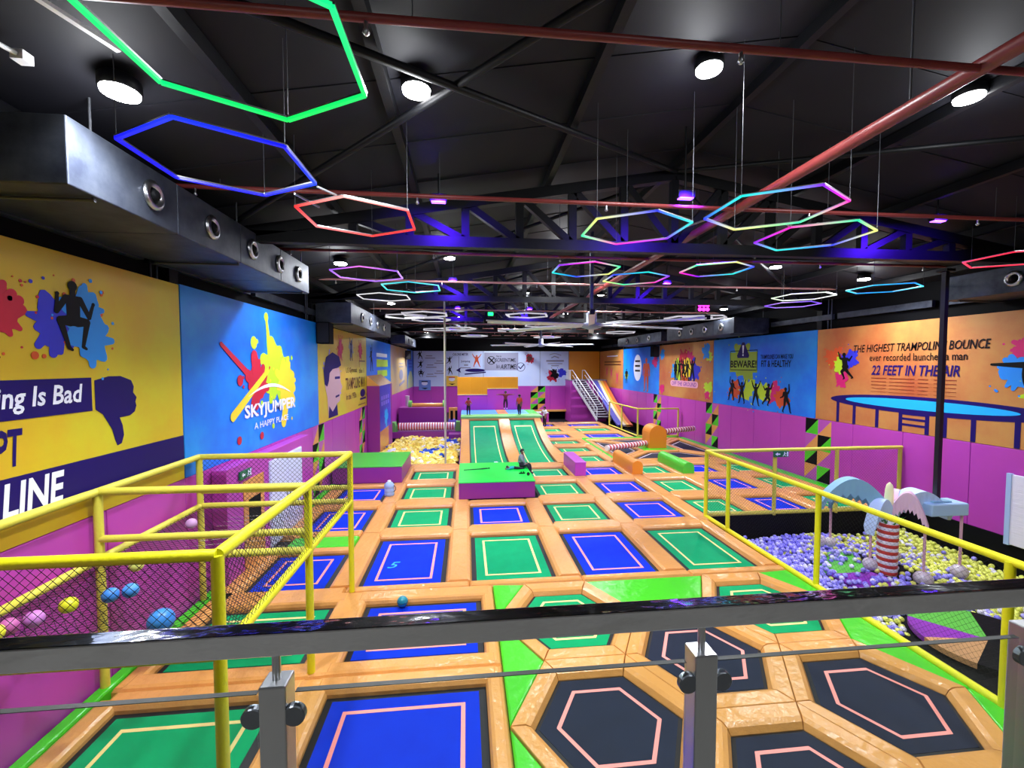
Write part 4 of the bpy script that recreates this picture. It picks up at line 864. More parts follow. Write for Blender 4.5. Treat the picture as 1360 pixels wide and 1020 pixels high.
def frond(ang, L, m, top=0.5, fall=0.1, wd=0.13, thick=.4):
    # arched leaf: a thick curved slab with a saw-toothed lower edge
    d = Vector((cos(ang), sin(ang), 0)); s_ = Vector((-sin(ang), cos(ang), 0)); mb = MB(); K = 18; up = []; lo = []
    for i in range(K + 1):
        s0 = i / K; r = 0.06 + (L - 0.06) * s0; zt = 0.98 + top * sin(pi * min(1, s0 * 0.85 + 0.05)) - fall * s0 * s0
        th = thick * (.45 + .55 * sin(pi * min(1, s0 + .1))) + (0.1 if i % 2 else 0.0)
        up.append(Vector((dx, dy, zt)) + d * r); lo.append(Vector((dx, dy, zt - th)) + d * r)
    vs = []
    for i in range(K + 1): vs += [up[i] - s_ * wd, up[i] + s_ * wd, lo[i] - s_ * wd * .7, lo[i] + s_ * wd * .7]
    fs = []
    for i in range(K): a = 4 * i; b = a + 4; fs += [(a, a + 1, b + 1, b), (a + 2, b + 2, b + 3, a + 3), (a, b, b + 2, a + 2), (a + 1, a + 3, b + 3, b + 1)]
    fs += [(0, 2, 3, 1), (4 * K, 4 * K + 1, 4 * K + 3, 4 * K + 2)]
    mb.add(vs, fs, 0, False); mb.build('frond', m, t); return up[-1], lo[-1]
PBM = mat('clear_ball_plastic', '#cfc8cc', 0.25, col2='#b8a8ae', scale=14); ROPE = mat('pink_rope_sleeve', '#dcaab8', 0.6)
def hang(ang, L, m, zb, top=0.5, rb=0.16, fall=.1):
    u, l = frond(ang, L, m, top, fall); x, y = u.x - cos(ang) * .06, u.y - sin(ang) * .06
    MB().tube([(x, y, u.z - .08), (x, y, zb + rb - .02)], 0.028, 8).build('rope', ROPE, t)
    MB().sphere((x, y, zb), rb, 3).build('hanging_ball', PBM, t)
hang(radians(167), 1.62, SK, 0.12, .78, .15, .12); hang(radians(138), 1.2, SK, -.12, .6, .13, .2); hang(radians(193), 0.68, CB, -.3, .4, .15, .5)
hang(radians(-51), 0.72, PK, -.55, .6, .19, .45); hang(radians(34), 0.9, PK, -.42, .5, .15, .3)
frond(radians(-8), 1.35, CB, .55, .25, .2, .3)
MB().bbox(10.95, 11.95, 9.1, 9.6, 0.9, 1.2, 0.03).build('end_box', PB, t); MB().bbox(11.1, 11.6, 9.2, 9.5, 1.2, 1.24, 0.01).build('box_socket', SK, t)
MB().tube([(11.88, 9.2, 0.95), (11.88, 9.2, -0.35)], 0.03, 8).build('rope', ROPE, t); MB().sphere((11.88, 9.2, -0.5), 0.17, 3).build('hanging_ball', PBM, t)
tt = thing('drop_pole', 'slim black pole dropping from the roof truss to the palm carousel box', 'pole', (11.35, 9.35, 1.23))
MB().beam((11.35, 9.35, 1.23), (11.35, 9.35, 6.78), 0.1, 0.1).build('pole', mat('indigo_black_steel', '#12101c', 0.4), tt); MB().box(11.23, 11.47, 9.23, 9.47, 6.72, 6.78).build('flange', DARKST, tt)
def disc(cx, cy, r, cols, label, z=-0.6, start=0.0):
    t = thing('spinning_disc', label, 'disc', (cx, cy, -0.74)); n = len(cols)
    for k, m in enumerate(cols):
        a0 = start + 2 * pi * k / n; poly = [(cx, cy)] + [(cx + r * cos(a0 + 2 * pi / n * i / 10), cy + r * sin(a0 + 2 * pi / n * i / 10)) for i in range(11)]
        MB().prism(poly, z - 0.1, z).build('sector_mat', m, t)
VIO = mat('violet_mat_vinyl', '#8a2fb0', 0.4); TAN = mat('tan_mat_vinyl', '#d8a06a', 0.45); GRM = mat('green_mat_vinyl', '#58b83c', 0.4)
disc(9.95, 9.65, 1.15, [BLACK, GRM, GRM, VIO, VIO, BLACK], 'green, violet and black floor disc around the palm trunk', -0.62, radians(0))
disc(9.65, 6.95, 1.12, [BLACK, GRM, GRM, VIO, TAN, BLACK, BLACK, BLACK, BLACK], 'violet, tan and black floor disc near the front of the ball pit', -0.6, radians(10))

# ---------------------------------------------------------------- railings and nets
def net_mb(o, U, V, wd, ht, cell, r, sag=None):
    o = Vector(o); U = Vector(U).normalized(); V = Vector(V).normalized(); W = U.cross(V); mb = MB()
    segs = 1 if sag is None else 14
    def P(u, v): return o + U * u + V * v + (W * 0 if sag is None else Vector((0, 0, -sag * sin(pi * u / wd) * sin(pi * min(1, max(0, v / ht))))))
    k = -ht
    for sgn in (1, -1):
        c = -ht if sgn > 0 else 0.0; end = wd if sgn > 0 else wd + ht
        while c < end:
            # line u = c + sgn*v
            v0, v1 = 0.0, ht
            if sgn > 0: v0 = max(0, -c); v1 = min(ht, wd - c)
            else: v0 = max(0, c - wd); v1 = min(ht, c)
            if v1 - v0 > 1e-3:
                pts = [P(c + sgn * (v0 + (v1 - v0) * i / segs), v0 + (v1 - v0) * i / segs) for i in range(segs + 1)]
                mb.tube(pts, r, 3, 0, cap=False)
            c += cell
    return mb
def rails(t, posts, bars, r, m, mjoint=None):
    for p in posts: MB().tube(p, r, 12).build('post', m, t)
    for b in bars: MB().tube(b, r, 12).build('rail', m, t)
# ball cage over the left trampolines
xa, xb = -5.05, -2.28; ys = (4.2, 6.5, 8.8); zt, zl = 2.76, 1.82
t = thing('net_cage', 'yellow foam-wrapped cage with black netting holding balls over the left trampolines', 'cage', (-3.6, 6.5, 0))
for y in ys:
    for x in (xa, xb): MB().tube([(x, y, -0.0), (x, y, zt)], 0.055, 12).build('post', YELLOW if x == xb else YELLOW2, t)
    MB().tube([(xa, y, zt), (xb, y, zt)], 0.055, 12).build('rail', YELLOW if y < 5 else YELLOW2, t)
    MB().tube([(xa, y, zl), (xb, y, zl)], 0.055, 12).build('rail', YELLOW if y < 5 else YELLOW2, t)
for y in (6.5, 8.8): MB().tube([(xa, y, 2.1), (xb, y, 2.1)], 0.05, 12).build('rail', YELLOW2, t)
MB().tube([(xa, 1.6, zt), (xa, 8.8, zt)], 0.055, 12).build('rail', YELLOW2, t); MB().tube([(xa, 1.6, zl), (xa, 8.8, zl)], 0.055, 12).build('rail', YELLOW2, t)
MB().tube([(xb, 4.2, zt), (xb, 8.8, zt)], 0.06, 12).build('rail', YELLOW, t); MB().tube([(xb, 4.2, zl), (xb, 8.8, zl)], 0.055, 12).build('rail', YELLOW, t)
nr = 0.0032
tag(net_mb((xa, 4.17, zl), (1, 0, 0), (0, 0, 1), xb - xa, zt - zl, 0.088, nr).build('front_net', NETM, t), None, None, None, 'stuff')
tag(net_mb((xb + 0.03, 4.2, zl), (0, 1, 0), (0, 0, 1), 4.6, zt - zl, 0.088, nr).build('side_net', NETM, t), None, None, None, 'stuff')
tag(net_mb((xa, 8.8, zl), (1, 0, 0), (0, 0, 1), xb - xa, zt - zl, 0.088, nr).build('rear_net', NETM, t), None, None, None, 'stuff')
tag(net_mb((xa, 4.2, zl), (1, 0, 0), (0, 1, 0), xb - xa, 4.6, 0.1, nr, 0.16).build('floor_net', NETM, t), None, None, None, 'stuff')
mb = MB()
for k in range(9):
    yy = 6.7 + 0.22 * k
    mb.tube([(xa + 0.7 + (xb - xa - 1.2) * i / 16, yy + 0.25 * sin(pi * i / 16), zl - 0.02 - 0.16 * sin(pi * (0.25 + 0.6 * i / 16))) for i in range(17)], 0.0035, 3, 0, False)
tag(mb.build('slack_net', NETW, t), None, None, None, 'stuff')
BALLS = [(-4.42, 5.25, '#dfe02e', 'yellow', 'beside the pink pair near the cage front'), (-4.5, 4.95, '#c77fd0', 'pink', 'between the yellow balls near the cage front'), (-4.6, 4.8, '#b95fa0', 'dark pink', 'touching the pink ball near the cage front'),
         (-4.62, 4.68, '#e6e640', 'bright yellow', 'at the left edge of the frame in the cage net'), (-4.18, 5.5, '#3f86dc', 'blue', 'left of the two touching blue balls in the cage net'), (-4.05, 5.63, '#4b96e6', 'light blue', 'right of the two touching blue balls in the cage net'),
         (-3.12, 4.72, '#3a8ae0', 'large blue', 'at the right front of the cage net'), (-4.6, 7.75, '#c99ad2', 'pale mauve', 'far back in the cage net'), (-4.45, 6.3, '#d6d870', 'pale yellow', 'behind the front rail in the cage net'), (-2.55, 7.1, '#e2df26', 'lemon', 'caught on the right side of the cage net')]
for k, (x, y, c, n_, where) in enumerate(BALLS):
    r = 0.085 if k != 6 else 0.12
    zb = zl - 0.16 * sin(pi * (x - xa) / (xb - xa)) * sin(pi * (y - 4.2) / 4.6) + r * 0.9
    single(MB().sphere((x, y, zb), r, 3), 'play_ball', mat('ball_plastic_%s' % n_.replace(' ', '_'), c, 0.35), '%s play ball %s' % (n_, where), 'ball', (x, y, zb - r), 'balls caught in the cage net')
# ball pit fence
t = thing('pit_fence', 'yellow foam-wrapped railing with netting around the ball pit', 'fence', (7.1, 8, 0)); zf = 1.94
for p in ((7.1, 12.2), (7.1, 11.1), (7.09, 8.04), (7.05, 4.88), (7.05, 1.7)): MB().tube([(p[0], p[1], -0.05), (p[0], p[1], zf)], 0.055, 12).build('post', YELLOW, t)
MB().tube([(7.1, 12.2, zf), (7.05, 1.5, zf)], 0.055, 12).build('rail', YELLOW, t); MB().tube([(7.1, 12.2, 0.0), (7.05, 1.5, 0.0)], 0.06, 12).build('rail', YELLOW, t)
for p in (9.3, 11.35, 13.5): MB().tube([(p, 12.22, -0.05), (p, 12.22, zf)], 0.055, 12).build('post', YELLOW2, t)
MB().tube([(7.1, 12.22, zf), (13.55, 12.22, zf)], 0.055, 12).build('rail', YELLOW2, t); MB().tube([(7.1, 12.22, 0.03), (13.55, 12.22, 0.03)], 0.06, 12).build('rail', YELLOW2, t)
tag(net_mb((7.13, 12.22, 0), (1, 0, 0), (0, 0, 1), 6.4, zf, 0.09, 0.002).build('rear_net', NETM, t), None, None, None, 'stuff')
tag(net_mb((7.12, 1.6, 0), (0, 1, 0), (0, 0, 1), 10.6, zf, 0.09, 0.0016).build('side_net', NETM, t), None, None, None, 'stuff')
EXG = mat('exit_green', '#0f6b46', 0.4)
def exit_sign(x, y, z, label, axis='x', face=-1):
    t = thing('exit_sign', label, 'sign', (x, y, z)); F = Face('back', y - 0.02) if axis == 'x' else Face('left', x + 0.02)
    c = x if axis == 'x' else y
    if axis == 'x': MB().box(x - .24, x + .24, y - .02, y + .02, z - .09, z + .09).build('plate', EXG, t)
    else: MB().box(x - .02, x + .02, y - .24, y + .24, z - .09, z + .09).build('plate', EXG, t)
    decal(F, [[(c - .2, z), (c - .12, z + .055), (c - .12, z + .02), (c - .04, z + .02), (c - .04, z - .02), (c - .12, z - .02), (c - .12, z - .055)], circ(c + .1, z + .05, .016, 8), caps((c + .1, z + .03), (c + .09, z - .01), .014), caps((c + .09, z - .01), (c + .05, z - .06), .011), caps((c + .09, z - .01), (c + .13, z - .05), .011), caps((c + .1, z + .025), (c + .15, z + .01), .009), rect(c + .17, c + .22, z - .07, z + .07)], PWHITE, 'pictogram', t, 0)
exit_sign(9.42, 12.13, 1.83, 'green exit sign with white arrow hung under the ball pit fence rail')
exit_sign(WX + 0.02, 13.2, 2.22, 'green exit sign on the left wall above the white door', 'y')
exit_sign(-4.83, 10.05, 2.12, 'green and white sign on the purple vestibule wall', 'y')
# far fence
t = thing('corner_fence', 'thin yellow railing around the far right slide pit', 'fence', (11, 29, 0)); zf = 1.75
for p in ((10.72, 31.8), (10.76, 29.3), (10.78, 26.5), (13.4, 26.4)): MB().tube([(p[0], p[1], -0.05), (p[0], p[1], zf)], 0.055, 10).build('post', YELLOW2, t)
for z in (0.03, zf):
    MB().tube([(10.72, 31.8, z), (10.78, 26.5, z)], 0.05, 10).build('rail', YELLOW2, t); MB().tube([(10.78, 26.5, z), (13.4, 26.4, z)], 0.05, 10).build('rail', YELLOW2, t)
MB().box(10.6, 13.58, 26.3, 26.4, -1, -0.05).build('pit_lining', BLACK, fl); MB().box(10.55, 10.62, 26.3, 34, -1, -0.05).build('pit_lining', BLACK, fl)
MB().bbox(5.7, 10.4, 43.0, 43.45, -0.16, 0.03, 0.03).build('pit_edge_pad', ORANGE, fl)

# ---------------------------------------------------------------- stairs, platform and slide in the far right corner
t = thing('stair_platform', 'purple stair tower with grey steps and white handrails before the amber wall', 'stairs', (11.3, 38.5, 0))
MB().bbox(10.0, 13.58, 41.2, 43.45, -1.0, 3.02, 0.02).build('platform_body', PURPLE, t)
MB().box(9.95, 13.58, 41.15, 43.45, 3.02, 3.1).build('platform_top', mat('grey_tread', '#8a8496', 0.5), t)
NS = 17
def sp(i): f = i / NS; return Vector((11.55 - 0.75 * f, 35.6 + 5.6 * f, 3.06 * f))
for i in range(NS): 
    p = sp(i + 1); MB().box(p.x - .58, p.x + .58, p.y - .34, p.y - .02, p.z - .05, p.z).build('tread', mat('pale_tread', '#aaa4b4', 0.5), t)
    MB().box(p.x - .56, p.x + .56, p.y - .05, p.y - .02, p.z - .05 - .18, p.z - .05).build('riser', mat('plum_riser', '#6a3a5c', 0.5), t)
for sx in (-.6, .6):
    MB().beam(sp(0) + Vector((sx, 0, -.12)), sp(NS) + Vector((sx, 0, -.12)), .06, .26).build('stringer', WHITE, t)
    MB().tube([sp(0) + Vector((sx, .1, .0)), sp(0) + Vector((sx, .1, .95)), sp(NS) + Vector((sx, 0, .95)), sp(NS) + Vector((sx, .9, .95)), sp(NS) + Vector((sx, .9, .0))], 0.035, 8).build('handrail', WHITE, t)
    MB().tube([sp(0) + Vector((sx, .1, .5)), sp(NS) + Vector((sx, 0, .5))], 0.025, 8).build('handrail', WHITE, t)
    for i in range(2, NS, 3): MB().tube([sp(i) + Vector((sx, 0, 0)), sp(i) + Vector((sx, 0, .95))], 0.025, 6).build('baluster', WHITE, t)
for k in range(8): MB().tube([(10.02, 41.3 + .25 * k, 3.1), (10.02, 41.3 + .25 * k, 4.0)], .02, 6).build('baluster', WHITE, t)
MB().tube([(10.02, 41.3, 4.0), (10.02, 43.3, 4.0)], .03, 8).build('handrail', WHITE, t)
t = thing('lane_slide', 'long slide with blue, cream and orange lanes running down from the stair platform', 'slide', (12.4, 37, 0))
lanes = [('#5f63c0', .45), ('#f2e6c8', .22), ('#e8b24a', .25), ('#d9713a', .3)]; xo = -0.62
for c, wd in lanes:
    vs = []; K = 20
    for i in range(K + 1):
        f = i / K; y = 41.3 - 9.2 * f; z = 3.12 * (1 - f) ** 1.25 - 0.05; xc = 12.85 - 0.75 * f
        vs += [(xc + xo, y, z), (xc + xo + wd - .01, y, z), (xc + xo, y, z - .12), (xc + xo + wd - .01, y, z - .12)]
    fs = []
    for i in range(K): a = 4 * i; b = a + 4; fs += [(a, b, b + 1, a + 1), (a, a + 2, b + 2, b), (a + 1, b + 1, b + 3, a + 3), (a + 2, a + 3, b + 3, b + 2)]
    MB().add(vs, fs).build('lane', mat('slide_lane_%s' % {'#5f63c0': 'blue', '#f2e6c8': 'cream', '#e8b24a': 'gold', '#d9713a': 'orange'}[c], c, 0.4), t); xo += wd

# ---------------------------------------------------------------- left vestibule and door
t = thing('vestibule', 'low purple vestibule on the left wall with an orange framed opening', 'vestibule', (-5, 10.4, 0))
MB().bbox(WX + 0.01, -4.86, 9.35, 14.05, -0.1, 2.36, 0.015).build('body', PURPLE, t)
F2 = Face('left', -4.86)
MB().box(-4.862, -4.84, 10.0, 10.95, -0.05, 1.95).build('orange_panel', ORANGE, t); MB().box(-4.842, -4.83, 10.2, 10.75, 0.95, 1.5).build('opening', BLACK, t)
struct(MB().box(-4.87, -4.83, 11.25, 13.35, -0.05, 2.12), 'door_1', mat('pale_door_paint', '#d5dcf2', 0.4))
d_ = bpy.data.objects['door_1']
for a, b in ((11.28, 12.28), (12.32, 13.32)): MB().bbox(-4.84, -4.815, a, b, -0.03, 2.1, 0.01).build('door_leaf', MATS['pale_door_paint'], d_)
for yy in (12.2, 12.4): MB().tube([(-4.8, yy, 0.85), (-4.8, yy, 1.15)], .02, 8).build('door_handle', STEEL, d_)
t = thing('wall_board', 'white sheeted board leaning against the right purple wall beside the ball pit', 'board', (13.5, 9, 0)); MB().bbox(13.5, 13.58, 8.3, 9.45, 0.02, 1.78, 0.012).build('sheet', mat('white_sheet', '#e8e6f4', 0.4, bump=0.3, bscale=4, stretch=(1, .4, 4)), t)
MB().box(13.48, 13.56, 9.4, 9.5, 0.0, 1.8).build('edge_strip', mat('pale_blue_strip', '#a9c4ea', 0.4), t)

# ---------------------------------------------------------------- overhead: trusses
def truss(y, label):
    t = thing('roof_truss', label, 'truss', (4.2, y, 6.8), 'black steel roof trusses')
    def top(x): return ridge(x) - 0.30
    MB().beam((XL + .05, y, 6.86), (XR - .05, y, 6.86), 0.18, 0.2).build('bottom_chord', DARKST, t)
    for a, b in ((XL + .05, 4.2), (4.2, XR - .05)): MB().beam((a, y, top(a)), (b, y, top(b)), 0.18, 0.2).build('top_chord', DARKST, t)
    xs = [4.2 + 1.05 * k for k in range(-8, 9)]
    for k, x in enumerate(xs):
        MB().beam((x, y, 6.86), (x, y, top(x)), 0.15, 0.13).build('web_member', DARKST, t)
        if k < 8: MB().beam((x, y, top(x)), (xs[k + 1], y, 6.9), 0.13, 0.13).build('web_member', DARKST, t)
        elif k < 16: MB().beam((x, y, 6.9), (xs[k + 1], y, top(xs[k + 1])), 0.13, 0.13).build('web_member', DARKST, t)
for k, y in enumerate((8.6, 15.7, 22.8, 29.9, 37.0)): truss(y, 'black steel roof truss spanning the hall, %s from the balcony' % ORD[k])
# sprinkler pipes
t = thing('sprinkler_main', 'thick red sprinkler main running the length of the hall under the roof', 'pipe', (4.6, 18, 7.15)); MB().tube([(4.6, -3.5, 7.2), (4.6, 20, 7.1), (4.6, 42, 7.05)], 0.075, 14).build('pipe', PIPE, t)
for y in (1.0, 4.2, 9.5, 16, 23, 30): MB().tube([(4.6, y, 7.15), (4.6, y, ridge(4.6))], .012, 6).build('hanger_rod', ROD, t)
for k in range(11):
    y = 3.55 + 3.53 * k; z = 7.16
    t = thing('sprinkler_branch', 'thin red sprinkler branch pipe crossing the hall, %s from the balcony' % ORD[k], 'pipe', (4, y, z), 'sprinkler branch pipes')
    MB().tube([(-4.5, y, z), (4.5, y, z - .02), (13.0, y, z)], 0.034, 10).build('pipe', PIPE if k < 3 else mat('lamplit_red_pipe', '#b9837c', 0.35), t)  # farther branches get a paler red: lamplight put into the colour
    for x in (-4.0, -0.75, 2.3, 5.9, 9.2, 12.2):
        MB().lathe([(.012, -.12), (.03, -.1), (.014, -.06), (.018, 0)], (x, y, z - .02), 8).build('sprinkler_head', STEEL, t)
        MB().tube([(x + .35, y, z), (x + .35, y, ridge(x + .35))], .005, 5).build('hanger_rod', ROD, t)
# ceiling lamps
lm_h = MB().lathe([(0.15, 0.12), (0.17, 0.1), (0.175, 0.0), (0.16, -.012)], (0, 0, 0), 22).mesh('housing', DARKST)
lm_l = MB().lathe([(0.16, 0.0), (0.155, -0.03), (0.1, -0.045), (0.01, -0.05)], (0, 0, -.012), 22).mesh('lens', LAMPM)
lm_s = MB().tube([(0, 0, .1), (0, 0, .2)], .03, 6).mesh('stem', DARKST)
rows = {}
for i, (x, y) in enumerate(LAMPS):
    z = ridge(x) - 0.16
    where = 'left side' if x < -2 else 'centre left' if x < 2 else 'centre' if x < 5 else 'centre right' if x < 9.6 else 'right side'
    k = 6 if y < 0 else 0 if y < 8 else 1 if y < 16 else 2 if y < 25 else 3 if y < 33 else 4 if y < 39 else 5
    t = thing('ceiling_lamp', 'round white ceiling lamp, %s, %s' % ('added unseen above the balcony' if k == 6 else ORD[k] + ' row from the balcony', where), 'lamp', (x, y, z), 'round white ceiling lamps')
    for nm, me in (('housing', lm_h), ('lens', lm_l), ('stem', lm_s)):
        o = bpy.data.objects.new(nm, me); COL.objects.link(o); o.parent = t
for i, (x, y) in enumerate(UVS):
    t = thing('violet_floodlight', 'small violet floodlight on a roof truss, %s' % ['left, nearest truss', 'centre right, nearest truss', 'far right, nearest truss', 'left, second truss', 'right, second truss', 'centre, third truss', 'left, third truss'][i], 'floodlight', (x, y, 7.2), 'violet floodlights')
    MB().bbox(x - .15, x + .15, y - .1, y + .02, 7.32, 7.44, .01).build('housing', DARKST, t); MB().box(x - .12, x + .12, y - .09, y + .01, 7.305, 7.32).build('lens', UVM, t)
    MB().tube([(x, y - .03, 7.43), (x, y - .03, ridge(x) - .03)], .015, 6).build('bracket', DARKST, t)
t = thing('green_floodlight', 'small green floodlight far back under the roof', 'floodlight', (1.9, 22.4, 6.9)); MB().bbox(1.1, 1.4, 22.3, 22.42, 7.0, 7.2, .01).build('housing', DARKST, t); MB().box(1.12, 1.38, 22.28, 22.3, 7.02, 7.18).build('lens', mat('green_lens', '#18ff70', .3, emit=4), t)
t = thing('magenta_spotlight', 'cluster of six magenta LED spots on a bracket, right of centre', 'spotlight', (9.3, 17.2, 6.9))
MB().box(9.05, 9.6, 16.45, 16.6, 6.62, 6.95).build('housing', DARKST, t); MB().tube([(9.3, 16.52, 6.95), (9.3, 16.52, ridge(9.3))], .02, 6).build('bracket', DARKST, t)
for a in range(3):
    for b in range(2): MB().lathe([(.07, 0), (.07, -.03), (.01, -.04)], (9.16 + .16 * a, 16.44, 6.7 + .16 * b), 10, 0, 'y').build('led', mat('magenta_lens', '#ff30e0', .3, emit=5), t)
# LED hexagons
def hexlight(cx, cy, rad, cols, label, z=6.6, r=0.014, yaw=0.0, glow=1.0):
    t = thing('hexagon_light', label, 'light', (cx, cy, z), 'hanging LED hexagons')
    P = [Vector((cx + rad * cos(pi / 2 + pi / 3 * k + yaw), cy + rad * sin(pi / 2 + pi / 3 * k + yaw), z)) for k in range(6)]
    for k in range(6):
        a, b = P[k], P[(k + 1) % 6]; mb = MB(); S = 6
        for s_ in range(S): mb.beam(a + (b - a) * (s_ / S), a + (b - a) * ((s_ + 1) / S), r * 2.0, r * 1.4)
        o = mb.build('led_bar', LEDM, t); me = o.data; ca = me.color_attributes.new('led', 'FLOAT_COLOR', 'CORNER')
        c0 = Vector(lin(cols[k % len(cols)])); c1 = Vector(lin(cols[(k + 1) % len(cols)])); L = (b - a).length
        for poly in me.polygons:
            for li in poly.loop_indices:
                co = Vector(me.vertices[me.loops[li].vertex_index].co) + woff(t); f = max(0, min(1, (co - a).dot(b - a) / (L * L))); c = (c0 * (1 - f) + c1 * f) * glow
                ca.data[li].color = (*c, 1)
        if k % 2 == 0: MB().beam(a + Vector((0, 0, r * 1.1)), b + Vector((0, 0, r * 1.1)), r * 2.2, r * .8).build('channel', STEEL, t)
        else: MB().beam(a + Vector((0, 0, r * 1.1)), b + Vector((0, 0, r * 1.1)), r * 2.2, r * .8).build('channel', STEEL, t)
    for k in (0, 2, 4): MB().tube([P[k], (P[k].x, P[k].y, ridge(P[k].x))], .004, 5).build('hanger_wire', ROD, t)
RB = ['#ff18b0', '#00f0a0', '#e8f070', '#1828ff', '#00e0d0', '#8010ff']
hexlight(-1.51, 3.17, .85, ['#00e858', '#00e070', '#00f070', '#00e860', '#08f080', '#00d860'], 'green LED hexagon nearest the balcony', r=.017)
hexlight(-2.47, 4.93, .86, ['#0804ff', '#0402e0', '#0804ff', '#1030ff', '#0404f0', '#0840ff'], 'blue LED hexagon beside the air duct', r=.017)
hexlight(-1.51, 6.56, .84, ['#ff3838', '#ff8080', '#ff1818', '#ffa098', '#ff3a3a', '#ff2020'], 'pale red LED hexagon in front of the first truss', r=.015)
hexlight(2.6, 6.62, .83, RB, 'multicoloured LED hexagon left of the sprinkler main')
hexlight(4.15, 5.62, .85, RB[2:] + RB[:2], 'multicoloured LED hexagon crossing the sprinkler main')
hexlight(5.66, 6.7, .84, RB[4:] + RB[:4], 'multicoloured LED hexagon right of the sprinkler main')
hexlight(2.62, 9.5, .76, RB[3:] + RB[:3], 'multicoloured LED hexagon behind the first truss, left of the main')
hexlight(4.1, 10.35, .78, RB[1:] + RB[:1], 'multicoloured LED hexagon behind the first truss, under the main')
hexlight(5.48, 9.2, .74, RB[5:] + RB[:5], 'multicoloured LED hexagon behind the first truss, right of the main')
hexlight(11.4, 10.95, .84, ['#20b0ff', '#30e0ff', '#20c0ff', '#1090ff', '#50f0ff', '#20a0ff'], 'light blue LED hexagon near the right wall')
hexlight(10.3, 12.5, .84, ['#e8f4e0', '#d0f0c0', '#ffffff', '#f0fff0', '#e0e8e0', '#ffffff'], 'white LED hexagon near the right wall')
hexlight(11.3, 14.2, .84, ['#a070ff', '#8050ff', '#c090ff', '#7040ff', '#9060ff', '#b080ff'], 'violet LED hexagon behind the white one at the right')
hexlight(-2.25, 10.5, .84, ['#b070ff', '#d080ff', '#9050ff', '#e070e0', '#a060ff', '#c080ff'], 'violet LED hexagon left behind the first truss')
hexlight(-1.45, 12.15, .84, ['#30e8e0', '#20d0d8', '#50f0f0', '#20c0d0', '#70ffff', '#30e0e0'], 'turquoise LED hexagon left behind the first truss')
hexlight(-2.5, 13.95, .84, ['#ffffff', '#e0e0e0', '#f8f8ff', '#ffffff', '#e8e8e8', '#ffffff'], 'white LED hexagon left behind the turquoise one', glow=.7)
hexlight(10.85, 7.6, .84, ['#ff3050', '#ff4060', '#ff2040', '#d0a0b0', '#c0b0b8', '#ff3050'], 'red LED hexagon at the right edge of the frame')
for a, b in (((3.33, 6.55), (3.5, 6.1)), ((4.75, 6.15), (5.0, 6.35)), ((-1.75, 5.5), (-1.6, 5.75)), ((-2.1, 5.75), (-1.95, 6.2))):
    par = [o for o in COL.objects if o.name.startswith('hexagon_light') and (o.location.x - b[0]) ** 2 + (o.location.y - b[1]) ** 2 < 1.1][0]
    MB().beam((*a, 6.62), (*b, 6.62), .02, .02).build('link_bar', STEEL, par)
FARH = [(-1.6, 17.6, 'left'), (-2.6, 19.5, 'far left'), (-1.7, 22.0, 'left'), (-0.4, 24.2, 'left'), (2.6, 18.6, 'centre'), (4.2, 24.5, 'centre'), (9.4, 17.8, 'right'), (10.6, 18.6, 'far right'), (8.3, 22.5, 'right'), (9.4, 26.0, 'right'), (2.8, 26.8, 'centre'), (-1.8, 28.0, 'left'), (5.8, 31.0, 'centre right'), (0.6, 32.0, 'centre left')]
for k, (x, y, s_) in enumerate(FARH):
    hexlight(x, y, .95, ['#d8d4dc', '#e8e6ec', '#c8c4d0', '#e0dce4'], 'pale switched-off LED hexagon far back, %s, %s of these from the balcony' % (s_, ORD1[k] if k < 12 else ['thirteenth', 'last'][k - 12]), 6.5 + .12 * (k % 3), .03, 0.2 * k, .6)  # unlit hexagons; a weak glow is put in so they read white
# ceiling fans
def fan(cx, cy, z, L, nb, rot, label):
    t = thing('ceiling_fan', label, 'fan', (cx, cy, z), 'large ceiling fans')
    MB().tube([(cx, cy, z + .2), (cx, cy, ridge(cx))], .06, 10).build('drop_rod', GREY, t)
    MB().lathe([(.1, .42), (.16, .38), (.16, .1), (.3, .06), (.3, -.06), (.1, -.12)], (cx, cy, z), 16).build('motor', mat('fan_grey', '#a9b2bd', 0.4), t)
    for k in range(nb):
        a = rot + 2 * pi * k / nb; d = Vector((cos(a), sin(a), 0)); s_ = Vector((-sin(a), cos(a), 0)); mb = MB(); vs = []
        for f in (0, 1):
            c = Vector((cx, cy, z)) + d * (.28 + (L - .28) * f); vs += [c - s_ * .09 + Vector((0, 0, -.03)), c + s_ * .09 + Vector((0, 0, .03)), c + s_ * .09 + Vector((0, 0, .055)), c - s_ * .09 + Vector((0, 0, .0))]
        mb.add(vs, [(0, 1, 2, 3), (7, 6, 5, 4), (0, 4, 5, 1), (1, 5, 6, 2), (2, 6, 7, 3), (3, 7, 4, 0)]); b_ = mb.build('blade', mat('fan_white', '#d9dbe0', 0.35), t)
        MB().box(*[v for p in zip(*[(tuple(Vector((cx, cy, z)) + d * L - Vector((.05, .05, .04)))), tuple(Vector((cx, cy, z)) + d * L + Vector((.05, .05, .07)))]) for v in p]).build('blade_tip', BLACK, b_)
fan(3.85, 13.2, 5.72, 3.4, 6, radians(14), 'large white ceiling fan nearer the balcony, right of centre')
fan(5.0, 29.0, 5.85, 3.5, 6, radians(40), 'large white ceiling fan far back near the end wall')
